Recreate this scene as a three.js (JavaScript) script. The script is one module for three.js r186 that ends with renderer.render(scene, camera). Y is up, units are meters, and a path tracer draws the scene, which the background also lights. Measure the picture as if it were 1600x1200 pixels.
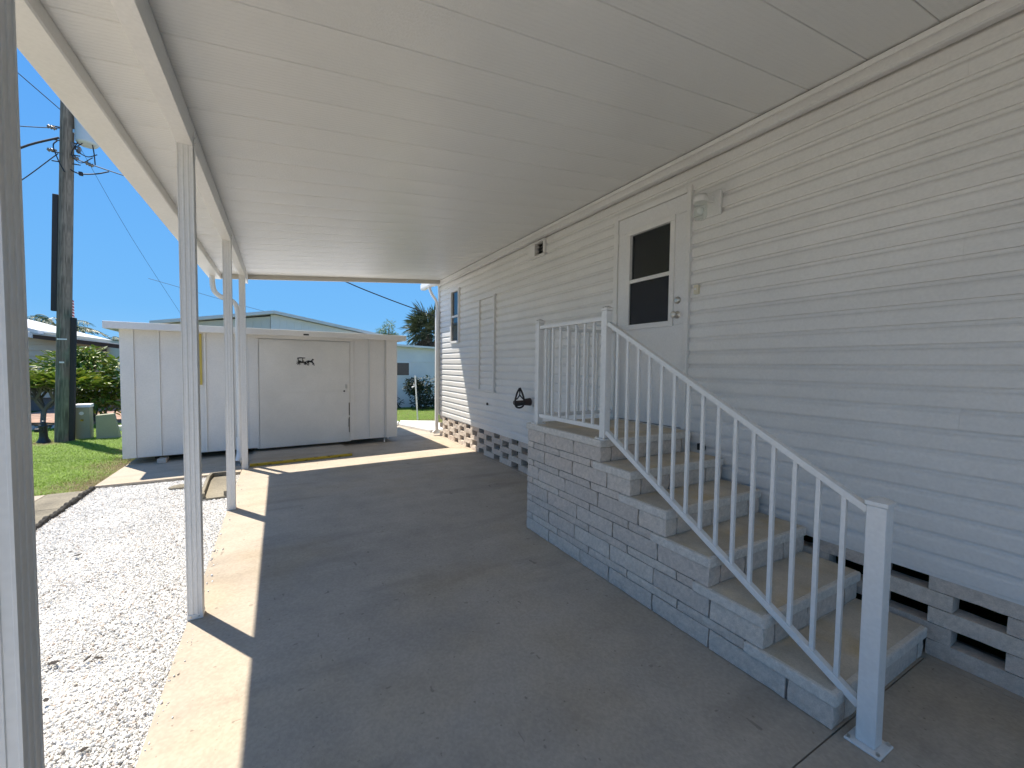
import * as THREE from 'three';
import { mergeGeometries } from 'three/addons/utils/BufferGeometryUtils.js';
import { RoundedBoxGeometry } from 'three/addons/geometries/RoundedBoxGeometry.js';

// ------------------------------------------------------------ camera, sky, sun, exposure
const scene = new THREE.Scene();
const camera = new THREE.PerspectiveCamera(85.288, 4 / 3, 0.05, 900);
camera.position.set(0, 1.55, 0);
camera.up.set(0.0111319, 0.99897683, -0.04383343);
camera.lookAt(0.48583148, 1.55 - 0.04371773, -0.8729585);

const SUN = new THREE.Vector3(-0.275, 1, -0.43).normalize();      // towards the sun
{
  const W = 512, H = 256, d = new Float32Array(W * H * 4);
  const stops = [[0, [0.17, 0.36, 0.57]], [0.1, [0.112, 0.308, 0.575]], [0.45, [0.067, 0.233, 0.56]], [1, [0.05, 0.16, 0.40]]];
  for (let j = 0; j < H; j++) for (let i = 0; i < W; i++) {
    const el = (j + 0.5) / H * Math.PI - Math.PI / 2;               // DataTexture row 0 is the bottom
    const s = Math.max(0, Math.sin(el));
    let k = 0; while (k < 2 && s > stops[k + 1][0]) k++;
    const t = Math.min(1, (s - stops[k][0]) / (stops[k + 1][0] - stops[k][0]));
    for (let c = 0; c < 3; c++) d[(j * W + i) * 4 + c] = stops[k][1][c] * (1 - t) + stops[k + 1][1][c] * t;
    d[(j * W + i) * 4 + 3] = 1;
  }
  const sky = new THREE.DataTexture(d, W, H, THREE.RGBAFormat, THREE.FloatType);
  sky.mapping = THREE.EquirectangularReflectionMapping; sky.magFilter = THREE.LinearFilter; sky.minFilter = THREE.LinearFilter;
  sky.needsUpdate = true;
  scene.background = sky; scene.environment = sky;
}
const sun = new THREE.DirectionalLight(new THREE.Color().setRGB(1, 0.92, 0.79), 5);
sun.target.position.set(0, 0, -6); sun.position.copy(SUN).multiplyScalar(40).add(sun.target.position);
sun.castShadow = true; sun.shadow.mapSize.set(4096, 4096);
Object.assign(sun.shadow.camera, { left: -22, right: 22, top: 22, bottom: -22, near: 1, far: 90 });
scene.add(sun); scene.add(sun.target);
const EXPOSURE = 1.68;

// ------------------------------------------------------------ helpers
function rng(seed) { let a = seed >>> 0; return () => { a = (a + 0x6D2B79F5) | 0; let t = Math.imul(a ^ (a >>> 15), 1 | a); t = (t + Math.imul(t ^ (t >>> 7), 61 | t)) ^ t; return ((t ^ (t >>> 14)) >>> 0) / 4294967296; }; }
const R = rng(7);
const rr = (a, b, r = R) => a + (b - a) * r();
const hash = (x, y, s) => { let h = Math.imul(x, 374761393) ^ Math.imul(y, 668265263) ^ Math.imul(s, 2147483647 - 5); h = Math.imul(h ^ (h >>> 13), 1274126177); return ((h ^ (h >>> 16)) >>> 0) / 4294967296; };
function vnoise(u, v, n, s, m = n) {   // tileable value noise, n by m cells over the unit square
  const x = u * n, y = v * m, xi = Math.floor(x), yi = Math.floor(y), f = x - xi, g = y - yi;
  const a = f * f * (3 - 2 * f), b = g * g * (3 - 2 * g), w = (q, p) => ((q % p) + p) % p;
  const h = (i, j) => hash(w(i, n), w(j, m), s);
  return (h(xi, yi) * (1 - a) + h(xi + 1, yi) * a) * (1 - b) + (h(xi, yi + 1) * (1 - a) + h(xi + 1, yi + 1) * a) * b;
}
const fbm = (u, v, n, s, o = 4, m = n) => { let r = 0, w = 0.5, t = 0; for (let k = 0; k < o; k++) { r += w * vnoise(u, v, n << k, s + k, m << k); t += w; w *= 0.55; } return r / t; };
function tex(size, metres, fn, colour = true) {
  const d = new Uint8Array(size * size * 4);
  for (let j = 0; j < size; j++) for (let i = 0; i < size; i++) {
    const c = fn(i / size, j / size), k = (j * size + i) * 4;
    for (let q = 0; q < 3; q++) d[k + q] = Math.max(0, Math.min(255, Math.round(255 * (c.length ? c[q] : c))));
    d[k + 3] = 255;
  }
  const t = new THREE.DataTexture(d, size, size); t.wrapS = t.wrapT = THREE.RepeatWrapping;
  t.magFilter = THREE.LinearFilter; t.minFilter = THREE.LinearMipmapLinearFilter; t.generateMipmaps = true;
  if (colour) t.colorSpace = THREE.SRGBColorSpace;
  t.repeat.set(1 / metres, 1 / metres); t.needsUpdate = true; return t;
}
const lin = (r, g, b) => new THREE.Color().setRGB(r, g, b);
function mat(color, o = {}) { return new THREE.MeshStandardMaterial({ color, roughness: 0.6, side: THREE.DoubleSide, ...o }); }
function fin(g) {          // flat list of triangles with box-projected uv in metres
  if (g.index) g = g.toNonIndexed();
  const p = g.attributes.position, n = g.attributes.normal, uv = new Float32Array(p.count * 2);
  for (let i = 0; i < p.count; i++) {
    const a = Math.abs(n.getX(i)), b = Math.abs(n.getY(i)), c = Math.abs(n.getZ(i)), x = p.getX(i), y = p.getY(i), z = p.getZ(i);
    const q = a >= b && a >= c ? [z, y] : b >= c ? [x, z] : [x, y];
    uv[i * 2] = q[0]; uv[i * 2 + 1] = q[1];
  }
  g.setAttribute('uv', new THREE.BufferAttribute(uv, 2)); return g;
}
const box = (x0, x1, y0, y1, z0, z1) => fin(new THREE.BoxGeometry(x1 - x0, y1 - y0, Math.abs(z1 - z0)).translate((x0 + x1) / 2, (y0 + y1) / 2, (z0 + z1) / 2));
const rbox = (x0, x1, y0, y1, z0, z1, r = 0.004) => { const w = x1 - x0, h = y1 - y0, d = Math.abs(z1 - z0); return fin(new RoundedBoxGeometry(w, h, d, 1, Math.min(r, w / 2.1, h / 2.1, d / 2.1)).translate((x0 + x1) / 2, (y0 + y1) / 2, (z0 + z1) / 2)); };
const shapeOf = (pts, holes = []) => { const s = new THREE.Shape(pts.map(p => new THREE.Vector2(p[0], p[1]))); for (const h of holes) s.holes.push(new THREE.Path(h.map(p => new THREE.Vector2(p[0], p[1])))); return s; };
const prismZ = (pts, z0, z1, bev) => fin(new THREE.ExtrudeGeometry(shapeOf(pts), { depth: z1 - z0, bevelEnabled: false }).translate(0, 0, z0));           // pts are [x, y]
const prismX = (pts, x0, x1, holes = []) => fin(new THREE.ExtrudeGeometry(shapeOf(pts.map(p => [-p[0], p[1]]), holes.map(h => h.map(p => [-p[0], p[1]]))), { depth: x1 - x0, bevelEnabled: false }).rotateY(Math.PI / 2).translate(x0, 0, 0)); // pts are [z, y]
const prismY = (pts, y0, y1) => fin(new THREE.ExtrudeGeometry(shapeOf(pts.map(p => [p[0], -p[1]])), { depth: y1 - y0, bevelEnabled: false }).rotateX(-Math.PI / 2).translate(0, y0, 0)); // pts are [x, z]
const tube = (pts, r, seg = 24, rad = 7) => fin(new THREE.TubeGeometry(new THREE.CatmullRomCurve3(pts.map(p => new THREE.Vector3(...p))), seg, r, rad, false));
const cyl = (r0, r1, h, n = 16) => new THREE.CylinderGeometry(r0, r1, h, n);
function bar(a, b, w, h) {  // square bar from a to b, w across, h deep (its depth kept upright)
  const A = new THREE.Vector3(...a), B = new THREE.Vector3(...b), d = B.clone().sub(A), L = d.length();
  const g = new RoundedBoxGeometry(w, h, L, 1, Math.min(w, h) * 0.12);
  const q = new THREE.Matrix4().lookAt(B, A, new THREE.Vector3(0, 1, 0));
  return fin(g.applyMatrix4(q).translate((A.x + B.x) / 2, (A.y + B.y) / 2, (A.z + B.z) / 2));
}
const merge = gs => mergeGeometries(gs.map(g => { g = g.index ? g.toNonIndexed() : g; for (const k of Object.keys(g.attributes)) if (!['position', 'normal', 'uv'].includes(k)) g.deleteAttribute(k); return g; }));
const used = {};
const numbered = n => { const k = used[n] = (used[n] ?? -1) + 1; return k ? `${n}_${String(k).padStart(3, '0')}` : n; };
function mesh(name, g, m, parent) { const o = new THREE.Mesh(g, m); o.name = name; o.castShadow = o.receiveShadow = true; parent.add(o); return o; }
function thing(name, label, category, pos = [0, 0, 0], group) { const o = new THREE.Group(); o.name = numbered(name); o.position.set(...pos); o.userData = { label, category }; if (group) o.userData.group = group; scene.add(o); return o; }
function solo(name, g, m, label, category, group) { const o = mesh(numbered(name), g, m, scene); o.userData = { label, category }; if (group) o.userData.group = group; return o; }
function struct(name, g, m) { const o = mesh(numbered(name), g, m, scene); o.userData.kind = 'structure'; return o; }

// ------------------------------------------------------------ materials
const concreteMap = tex(1024, 3.7, (u, v) => {
  const a = fbm(u, v, 3, 11, 5), b = fbm(u, v, 24, 5, 3), c = vnoise(u, v, 340, 3), sw = fbm(u + 0.06 * fbm(u, v, 4, 9, 2), v, 5, 21, 4, 26);
  let k = 0.88 + 0.13 * (a - 0.5) + 0.07 * (b - 0.5) + 0.07 * (c - 0.5) + 0.06 * (sw - 0.5);
  const speck = vnoise(u, v, 150, 45); if (speck > 0.965) k *= 0.80; if (vnoise(u, v, 60, 46) > 0.972) k *= 0.84;
  const scuff = Math.max(0, fbm(u, v, 3, 47, 5, 14) - 0.6) * 1.6; k *= 1 - 0.24 * scuff;
  const w = Math.max(0, fbm(u, v, 4, 31, 4) - 0.52);
  return [k, k * (0.985 - 0.09 * w), k * (0.955 - 0.26 * w)];
});
const concreteBump = tex(512, 0.9, (u, v) => [0.5 + 0.5 * (fbm(u, v, 30, 41, 4) - 0.5) + 0.25 * (vnoise(u, v, 200, 8) - 0.5)].concat([0, 0]), false);
{ // grey bump maps: copy the first channel
  const d = concreteBump.image.data; for (let i = 0; i < d.length; i += 4) d[i + 1] = d[i + 2] = d[i];
}
const grey = (size, m, f) => tex(size, m, (u, v) => { const k = f(u, v); return [k, k, k]; }, false);
const greyC = (size, m, f) => tex(size, m, (u, v) => { const k = f(u, v); return [k, k, k]; }, true);
const M = {};
M.slab = mat(lin(0.555, 0.492, 0.427), { map: concreteMap, bumpMap: concreteBump, bumpScale: 0.0025, roughness: 0.86 });
M.oldSlab = mat(lin(0.36, 0.335, 0.28), { map: tex(512, 1.6, (u, v) => { const k = 0.8 + 0.35 * (fbm(u, v, 5, 51, 5) - 0.5) + 0.14 * (vnoise(u, v, 180, 4) - 0.5); return [k, k * 0.98, k * 0.94]; }), bumpMap: concreteBump, bumpScale: 0.004, roughness: 0.92 });
M.yellow = mat(lin(0.62, 0.42, 0.04), { map: tex(256, 0.5, (u, v) => { const w = fbm(u, v, 9, 61, 4) > 0.6 ? 0.62 : 0.95; return [w, w, w]; }), roughness: 0.8 });
const grit = grey(512, 0.32, (u, v) => 0.5 + 0.7 * (fbm(u, v, 22, 71, 4) - 0.5) + 0.2 * (vnoise(u, v, 150, 12) - 0.5));
const gritCol = greyC(512, 0.45, (u, v) => 0.92 + 0.16 * (fbm(u, v, 26, 73, 4) - 0.5) + 0.09 * (vnoise(u, v, 170, 14) - 0.5));
const brickTones = [[0.78, 0.675, 0.58], [0.73, 0.635, 0.55], [0.81, 0.71, 0.61], [0.76, 0.645, 0.55], [0.71, 0.62, 0.54]];
M.brick = brickTones.map(c => mat(lin(...c), { map: gritCol, bumpMap: grit, bumpScale: 0.0035, roughness: 0.94 }));
M.mortar = mat(lin(0.24, 0.225, 0.205), { map: gritCol, roughness: 0.95 });
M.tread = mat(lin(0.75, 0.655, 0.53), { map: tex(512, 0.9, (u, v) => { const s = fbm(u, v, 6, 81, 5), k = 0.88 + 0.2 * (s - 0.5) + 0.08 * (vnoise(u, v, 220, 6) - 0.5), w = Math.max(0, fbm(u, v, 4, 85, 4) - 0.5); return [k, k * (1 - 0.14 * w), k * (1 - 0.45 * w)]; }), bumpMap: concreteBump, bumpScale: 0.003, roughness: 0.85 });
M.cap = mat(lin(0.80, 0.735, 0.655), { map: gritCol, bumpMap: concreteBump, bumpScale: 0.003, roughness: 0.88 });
const grain = grey(512, 0.5, (u, v) => 0.5 + 0.5 * (fbm(u, v, 6, 91, 4, 90) - 0.5) + 0.15 * (vnoise(u, v, 256, 17) - 0.5));
const grime = greyC(512, 2.3, (u, v) => 0.95 + 0.07 * (fbm(u, v, 5, 95, 5) - 0.5) + 0.03 * (vnoise(u, v, 240, 19) - 0.5));
M.siding = [0.875, 0.86, 0.885].map((k, i) => mat(lin(k, k * 0.98, k * 0.95), { map: grime, bumpMap: grain, bumpScale: 0.0012, roughness: 0.5 }));
const stucco = grey(512, 0.22, (u, v) => 0.5 + 0.8 * (fbm(u, v, 26, 101, 3, 34) - 0.5));
const panCol = greyC(512, 2.9, (u, v) => 0.955 + 0.06 * (fbm(u, v, 4, 97, 5) - 0.5));
M.pan = mat(lin(0.80, 0.795, 0.765), { map: panCol, bumpMap: stucco, bumpScale: 0.0014, roughness: 0.27 });
M.alu = mat(lin(0.86, 0.84, 0.80), { map: grime, roughness: 0.38 });
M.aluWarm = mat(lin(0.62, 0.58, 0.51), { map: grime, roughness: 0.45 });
M.rail = mat(lin(0.88, 0.87, 0.85), { map: grime, roughness: 0.33 });
M.shed = mat(lin(0.87, 0.845, 0.80), { map: grime, bumpMap: stucco, bumpScale: 0.0012, roughness: 0.5 });
M.shedTrim = mat(lin(0.89, 0.865, 0.82), { map: grime, roughness: 0.45 });
M.shedDoor = mat(lin(0.86, 0.83, 0.77), { map: greyC(512, 1.9, (u, v) => 0.94 + 0.10 * (fbm(u, v, 4, 131, 5) - 0.5) + 0.03 * (vnoise(u, v, 230, 23) - 0.5)), bumpMap: stucco, bumpScale: 0.001, roughness: 0.48 });
M.white = mat(lin(0.88, 0.865, 0.84), { map: grime, roughness: 0.45 });
M.door = mat(lin(0.87, 0.86, 0.85), { map: grime, roughness: 0.42 });
M.black = mat(lin(0.012, 0.012, 0.012), { roughness: 0.55 });
M.steel = mat(lin(0.62, 0.60, 0.56), { metalness: 1, roughness: 0.28 });
M.iron = mat(lin(0.025, 0.022, 0.022), { roughness: 0.45 });
M.glass = new THREE.MeshPhysicalMaterial({ color: lin(0.5, 0.52, 0.54), transmission: 1, thickness: 0, roughness: 0.02, ior: 1.5, side: THREE.DoubleSide });
M.screen = mat(lin(0.06, 0.06, 0.062), { roughness: 0.8 });
M.interior = mat(lin(0.25, 0.23, 0.2), { roughness: 0.9 });
M.gravelBase = mat(lin(0.66, 0.645, 0.615), { map: gritCol, bumpMap: grit, bumpScale: 0.012, roughness: 0.95 });
M.soil = mat(lin(0.13, 0.105, 0.07), { map: gritCol, bumpMap: grit, bumpScale: 0.015, roughness: 1 });
M.rubber = mat(lin(0.035, 0.032, 0.028), { bumpMap: grit, bumpScale: 0.004, roughness: 0.85 });

// ------------------------------------------------------------ ground, slabs
const grassTex = tex(1024, 2.6, (u, v) => { const a = fbm(u, v, 6, 111, 5), b = vnoise(u, v, 300, 7), k = 0.75 + 0.5 * (a - 0.5) + 0.35 * (b - 0.5); return [k * 0.95, k, k * 0.7]; });
struct('ground', fin(new THREE.PlaneGeometry(700, 700, 1, 1).rotateX(-Math.PI / 2).translate(0, -0.075, -60)), mat(lin(0.10, 0.17, 0.025), { map: grassTex, bumpMap: grit, bumpScale: 0.02, roughness: 1 }));
const joint = 0.006;
const slabs = [
  [[-0.5, -7.14], [3.02, -7.36], [3.02, -0.823], [-0.5, -0.823]],
  [[-0.5, -0.817], [3.02, -0.817], [3.02, 4.0], [-0.5, 4.0]],
  [[-0.5, 4.006], [3.02, 4.006], [3.02, 9.0], [-0.5, 9.0]],  // driveway behind the camera, added for its bounced light
  [[3.026, -9.0], [3.40, -9.0], [3.40, 6.0], [3.026, 6.0]],
  [[-2.025, -6.965], [-0.506, -7.0], [-0.506, -10.8], [-2.015, -10.8]],
  [[-0.5, -7.146], [-0.5, -10.8], [2.55, -10.8], [3.02, -9.2], [3.02, -7.366]],
];
for (const s of slabs) struct('concrete_slab', prismY(s, -0.12, 0), M.slab);
struct('slab_bedding', box(-0.49, 3.35, -0.13, -0.05, -10.7, 6.0), M.soil);
// raised pad with the yellow painted edge
struct('door_pad', prismY([[-0.41, -7.252], [1.05, -7.40], [1.0, -8.6], [-0.41, -8.6]], 0.002, 0.036), M.slab);
{ const n = new THREE.Vector2(0.148, 1.46).normalize(), e = (p, d) => [p[0] + n.x * d, p[1] + n.y * d], A = [-0.409, -7.252], B = [1.049, -7.40];
  struct('yellow_edge_stripe', merge([prismY([e(A, 0.0005), e(B, 0.0005), e(B, 0.004), e(A, 0.004)], 0.003, 0.0395), prismY([e(A, 0.0005), e(B, 0.0005), e(B, -0.045), e(A, -0.045)], 0.0365, 0.0395)]), M.yellow); }
// neighbour's weathered walk
for (const [x0, x1, z0, z1, old] of [[-2.40, -2.06, -6.86, -6.15, 1], [-2.40, -2.06, -6.142, -4.6, 1], [-2.40, -2.06, -4.592, -2.6, 1], [-2.40, -2.06, -2.592, 4, 1], [-7, -2.408, -6.84, -4.6, 0], [-7, -2.408, -4.592, 9, 0], [-2.40, -0.51, 4.006, 9, 0]])  // last slab belongs to the unseen driveway added for bounced light
  struct('walk_slab', box(x0, x1, -0.14, -0.02, z0, z1), old ? M.oldSlab : M.slab);
// white concrete edging strip past the shed
struct('edging_strip', prismY([[2.60, -10.5], [2.80, -11.15], [3.6, -10.7], [3.6, -9.25], [2.98, -9.2]], -0.05, 0.055), M.white);
struct('edging_strip', prismY([[2.2, -11.2], [2.72, -11.0], [2.54, -10.5], [2.1, -10.6]], -0.05, 0.06), M.white);
struct('added_street', box(-60, 60, -0.16, -0.06, 9.02, 15.5), mat(lin(0.27, 0.26, 0.245), { map: gritCol, bumpMap: grit, bumpScale: 0.004, roughness: 0.95 }));  // unseen road behind the camera, added to bounce sunlight back
// pink paved driveway of the far neighbour
M.pink = mat(lin(0.50, 0.35, 0.29), { map: tex(512, 1.2, (u, v) => { const k = 0.84 + 0.3 * (vnoise(u, v, 12, 201, 6) - 0.5) + 0.12 * (fbm(u, v, 40, 203, 3) - 0.5); return [k, k * 0.97, k * 0.95]; }), roughness: 0.9 });
struct('pink_driveway', prismY([[-9, -16.0], [-5.2, -15.0], [-4.1, -13.95], [-3.2, -13.4], [-1.0, -13.2], [-1.0, -24], [-6.2, -24], [-6.6, -17.2], [-9, -17.4]], -0.09, -0.03), M.pink);

// ------------------------------------------------------------ white gravel bed
struct('gravel_base', box(-2.03, -0.5, -0.1, -0.036, -6.96, 4.0), M.gravelBase);
{
  const r = rng(21);
  const stone = new THREE.IcosahedronGeometry(1, 0); { const p = stone.attributes.position; const key = {}; for (let i = 0; i < p.count; i++) { const k = [p.getX(i), p.getY(i), p.getZ(i)].map(q => q.toFixed(2)).join(); key[k] ??= 0.72 + 0.5 * r(); p.setXYZ(i, p.getX(i) * key[k], p.getY(i) * key[k], p.getZ(i) * key[k]); } stone.computeVertexNormals(); }
  const N = 270000, im = new THREE.InstancedMesh(stone, mat(0xffffff, { roughness: 0.8 }), N);
  const m = new THREE.Matrix4(), q = new THREE.Quaternion(), e = new THREE.Euler(), c = new THREE.Color();
  for (let i = 0; i < N; i++) {
    const spill = i < 130, x = spill ? -0.49 + 0.09 * r() * r() : rr(-2.0, -0.492, r), z = rr(-6.93, 0.6, r) , s = 0.0027 + 0.0055 * Math.pow(r(), 2.4);
    e.set(6.3 * r(), 6.3 * r(), 6.3 * r()); q.setFromEuler(e);
    m.compose(new THREE.Vector3(x, spill ? s * 0.55 : -0.036 + 0.013 * r() * r() + s * 0.35 + (spill ? 0 : 0.008 * Math.sin(x * 5 + z * 2.3) * Math.sin(z * 3.1)), z), q, new THREE.Vector3(s * rr(0.9, 1.6, r), s * rr(0.6, 0.95, r), s * rr(0.9, 1.3, r)));
    im.setMatrixAt(i, m);
    const k = rr(0.66, 0.88, r), t = r(); if (t < 0.03) c.setRGB(0.28, 0.25, 0.22); else if (t < 0.07) c.setRGB(k * 0.85, k * 0.72, k * 0.62); else c.setRGB(k, k * 0.985, k * 0.955);
    im.setColorAt(i, c);
  }
  im.name = 'white_gravel'; im.castShadow = im.receiveShadow = true;
  im.userData = { label: 'bed of crushed white stone beside the concrete carport slab', category: 'gravel', kind: 'stuff' }; scene.add(im);
}
{ // dry leaves lying on the gravel
  const leaf = (l, w, s) => { const r = rng(s), p = [[-l / 2, 0], [-l * 0.2, w / 2], [l * 0.25, w * 0.4], [l / 2, 0], [l * 0.2, -w * 0.45], [-l * 0.25, -w / 2]]; const g = new THREE.ExtrudeGeometry(shapeOf(p), { depth: 0.002, bevelEnabled: false }).rotateX(-Math.PI / 2); const a = g.attributes.position; for (let i = 0; i < a.count; i++) a.setY(i, a.getY(i) + 2.2 * a.getX(i) ** 2 + 1.5 * a.getZ(i) ** 2 * (s % 2 ? 1 : -1)); g.computeVertexNormals(); return fin(g); };
  const dm = mat(lin(0.035, 0.028, 0.024), { roughness: 0.9 });
  const spots = [[-1.038, -2.963, 0.05, 0.03, 'rounded dark dry leaf on white gravel nearest the left post'], [-0.899, -2.924, 0.062, 0.016, 'slim dark dry leaf, left one of a close pair on gravel'], [-0.851, -2.904, 0.05, 0.018, 'slim dark dry leaf, right one of a close pair on gravel'], [-1.436, -4.557, 0.06, 0.03, 'dark dry leaf alone on gravel farthest from the slab'], [-0.955, -2.646, 0.035, 0.018, 'small dark dry leaf on gravel below the rounded one'], [-0.705, -2.232, 0.03, 0.02, 'tiny dark dry leaf on gravel at the bottom of the picture']];
  spots.forEach(([x, z, l, w, lab], i) => { const o = solo('dry_leaf', leaf(l, w, i + 3), dm, lab, 'leaf', 'dark dry leaves on the white gravel'); o.position.set(x, -0.008, z); o.rotation.y = i * 1.3; });
}
{ // scalloped edging between gravel and walk
  const t = thing('scalloped_edging', 'dark scalloped garden edging between white gravel and weathered walk', 'edging', [-2.035, -0.06, -6.9]);
  const r = rng(5);
  for (let k = 0; k < 90; k++) {
    const g = new THREE.CylinderGeometry(0.052, 0.052, 0.034, 10, 1, false, 0, Math.PI).rotateX(Math.PI / 2).rotateZ(Math.PI / 2).rotateY(0);
    const gg = fin(new THREE.ExtrudeGeometry(new THREE.Shape().moveTo(-0.046, -0.05).lineTo(0.046, -0.05).lineTo(0.046, 0.03).absarc(0, 0.03, 0.046, 0, Math.PI, false).lineTo(-0.046, -0.05), { depth: 0.03, bevelEnabled: true, bevelSize: 0.004, bevelThickness: 0.005, bevelSegments: 1, curveSegments: 6 }).rotateY(Math.PI / 2));
    const o = mesh('edging_section', gg, M.rubber, t); o.position.set(rr(-0.006, 0.006, r) + 0.0007 * k, rr(-0.006, 0.008, r), 0.05 + k * 0.094); o.rotation.z = rr(-0.05, 0.05, r); g.dispose();
  }
}
// ------------------------------------------------------------ grass
{
  const r = rng(33);
  const blade = (a, lean, h) => { const c = Math.cos(a), s = Math.sin(a), w = 0.0026, g = new THREE.BufferGeometry(); const P = [[-w, 0, 0], [w, 0, 0], [w * 0.8, h * 0.55, lean * 0.35], [-w * 0.8, h * 0.55, lean * 0.35], [0, h, lean]].map(p => [p[0] * c + p[2] * s, p[1], -p[0] * s + p[2] * c]); const idx = [0, 1, 2, 0, 2, 3, 3, 2, 4]; const a2 = []; for (const i of idx) a2.push(...P[i]); g.setAttribute('position', new THREE.Float32BufferAttribute(a2, 3)); g.computeVertexNormals(); return g; };
  const tuft = mergeGeometries([0, 1, 2, 3, 4, 5].map(k => blade(k * 1.7 + 0.3, 0.014 + 0.007 * k, 0.03 + 0.006 * k)));
  const gm = new THREE.MeshPhysicalMaterial({ color: 0xffffff, roughness: 0.7, transmission: 0.4, thickness: 0, side: THREE.DoubleSide });
  function patch(n, pick, label, dryness) {
    const im = new THREE.InstancedMesh(tuft, gm, n), m = new THREE.Matrix4(), q = new THREE.Quaternion(), up = new THREE.Vector3(0, 1, 0), c = new THREE.Color();
    for (let i = 0; i < n; i++) {
      const [x, z] = pick(); const d = dryness(x, z), s = rr(0.7, 1.25, r) * (1 - 0.45 * d);
      q.setFromAxisAngle(up, 6.3 * r()); m.compose(new THREE.Vector3(x, -0.068, z), q, new THREE.Vector3(s * 1.3, s, s * 1.3)); im.setMatrixAt(i, m);
      const k = rr(0.65, 1.25, r) * (0.8 + 0.5 * vnoise(x * 0.31 + 9, z * 0.31 + 40, 4096, 77)), dry = r() < d * 0.85;
      dry ? c.setRGB(0.34 * k, 0.25 * k, 0.12 * k) : c.setRGB(0.25 * k, 0.40 * k, 0.015 * k); im.setColorAt(i, c);
    }
    im.name = numbered('grass'); im.castShadow = im.receiveShadow = true; im.userData = { label, category: 'grass', kind: 'stuff' }; scene.add(im);
  }
  patch(150000, () => { for (;;) { const x = rr(-7.2, -2.04, r), z = -6.87 - 7.2 * Math.pow(r(), 1.25); if (x > -5.0 - (z + 11) * -0.3 || z > -11.5) return [x, z]; } }, 'bright green lawn in front of the utility pole', (x, z) => Math.max(0, Math.max(1 - (-2.05 - x) / 0.55 + 0.25 * Math.sin(z * 5), (1 - Math.hypot(x + 3.95, z + 11.3) / 0.55) * 1.2) * 0.9));
  patch(60000, () => [rr(2.0, 7.5, r), rr(-15.3, -10.9, r)], 'lawn strip between shed and white building on the right', (x, z) => Math.max(0.12, 0.9 * (z + 12.0)));
}

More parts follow.
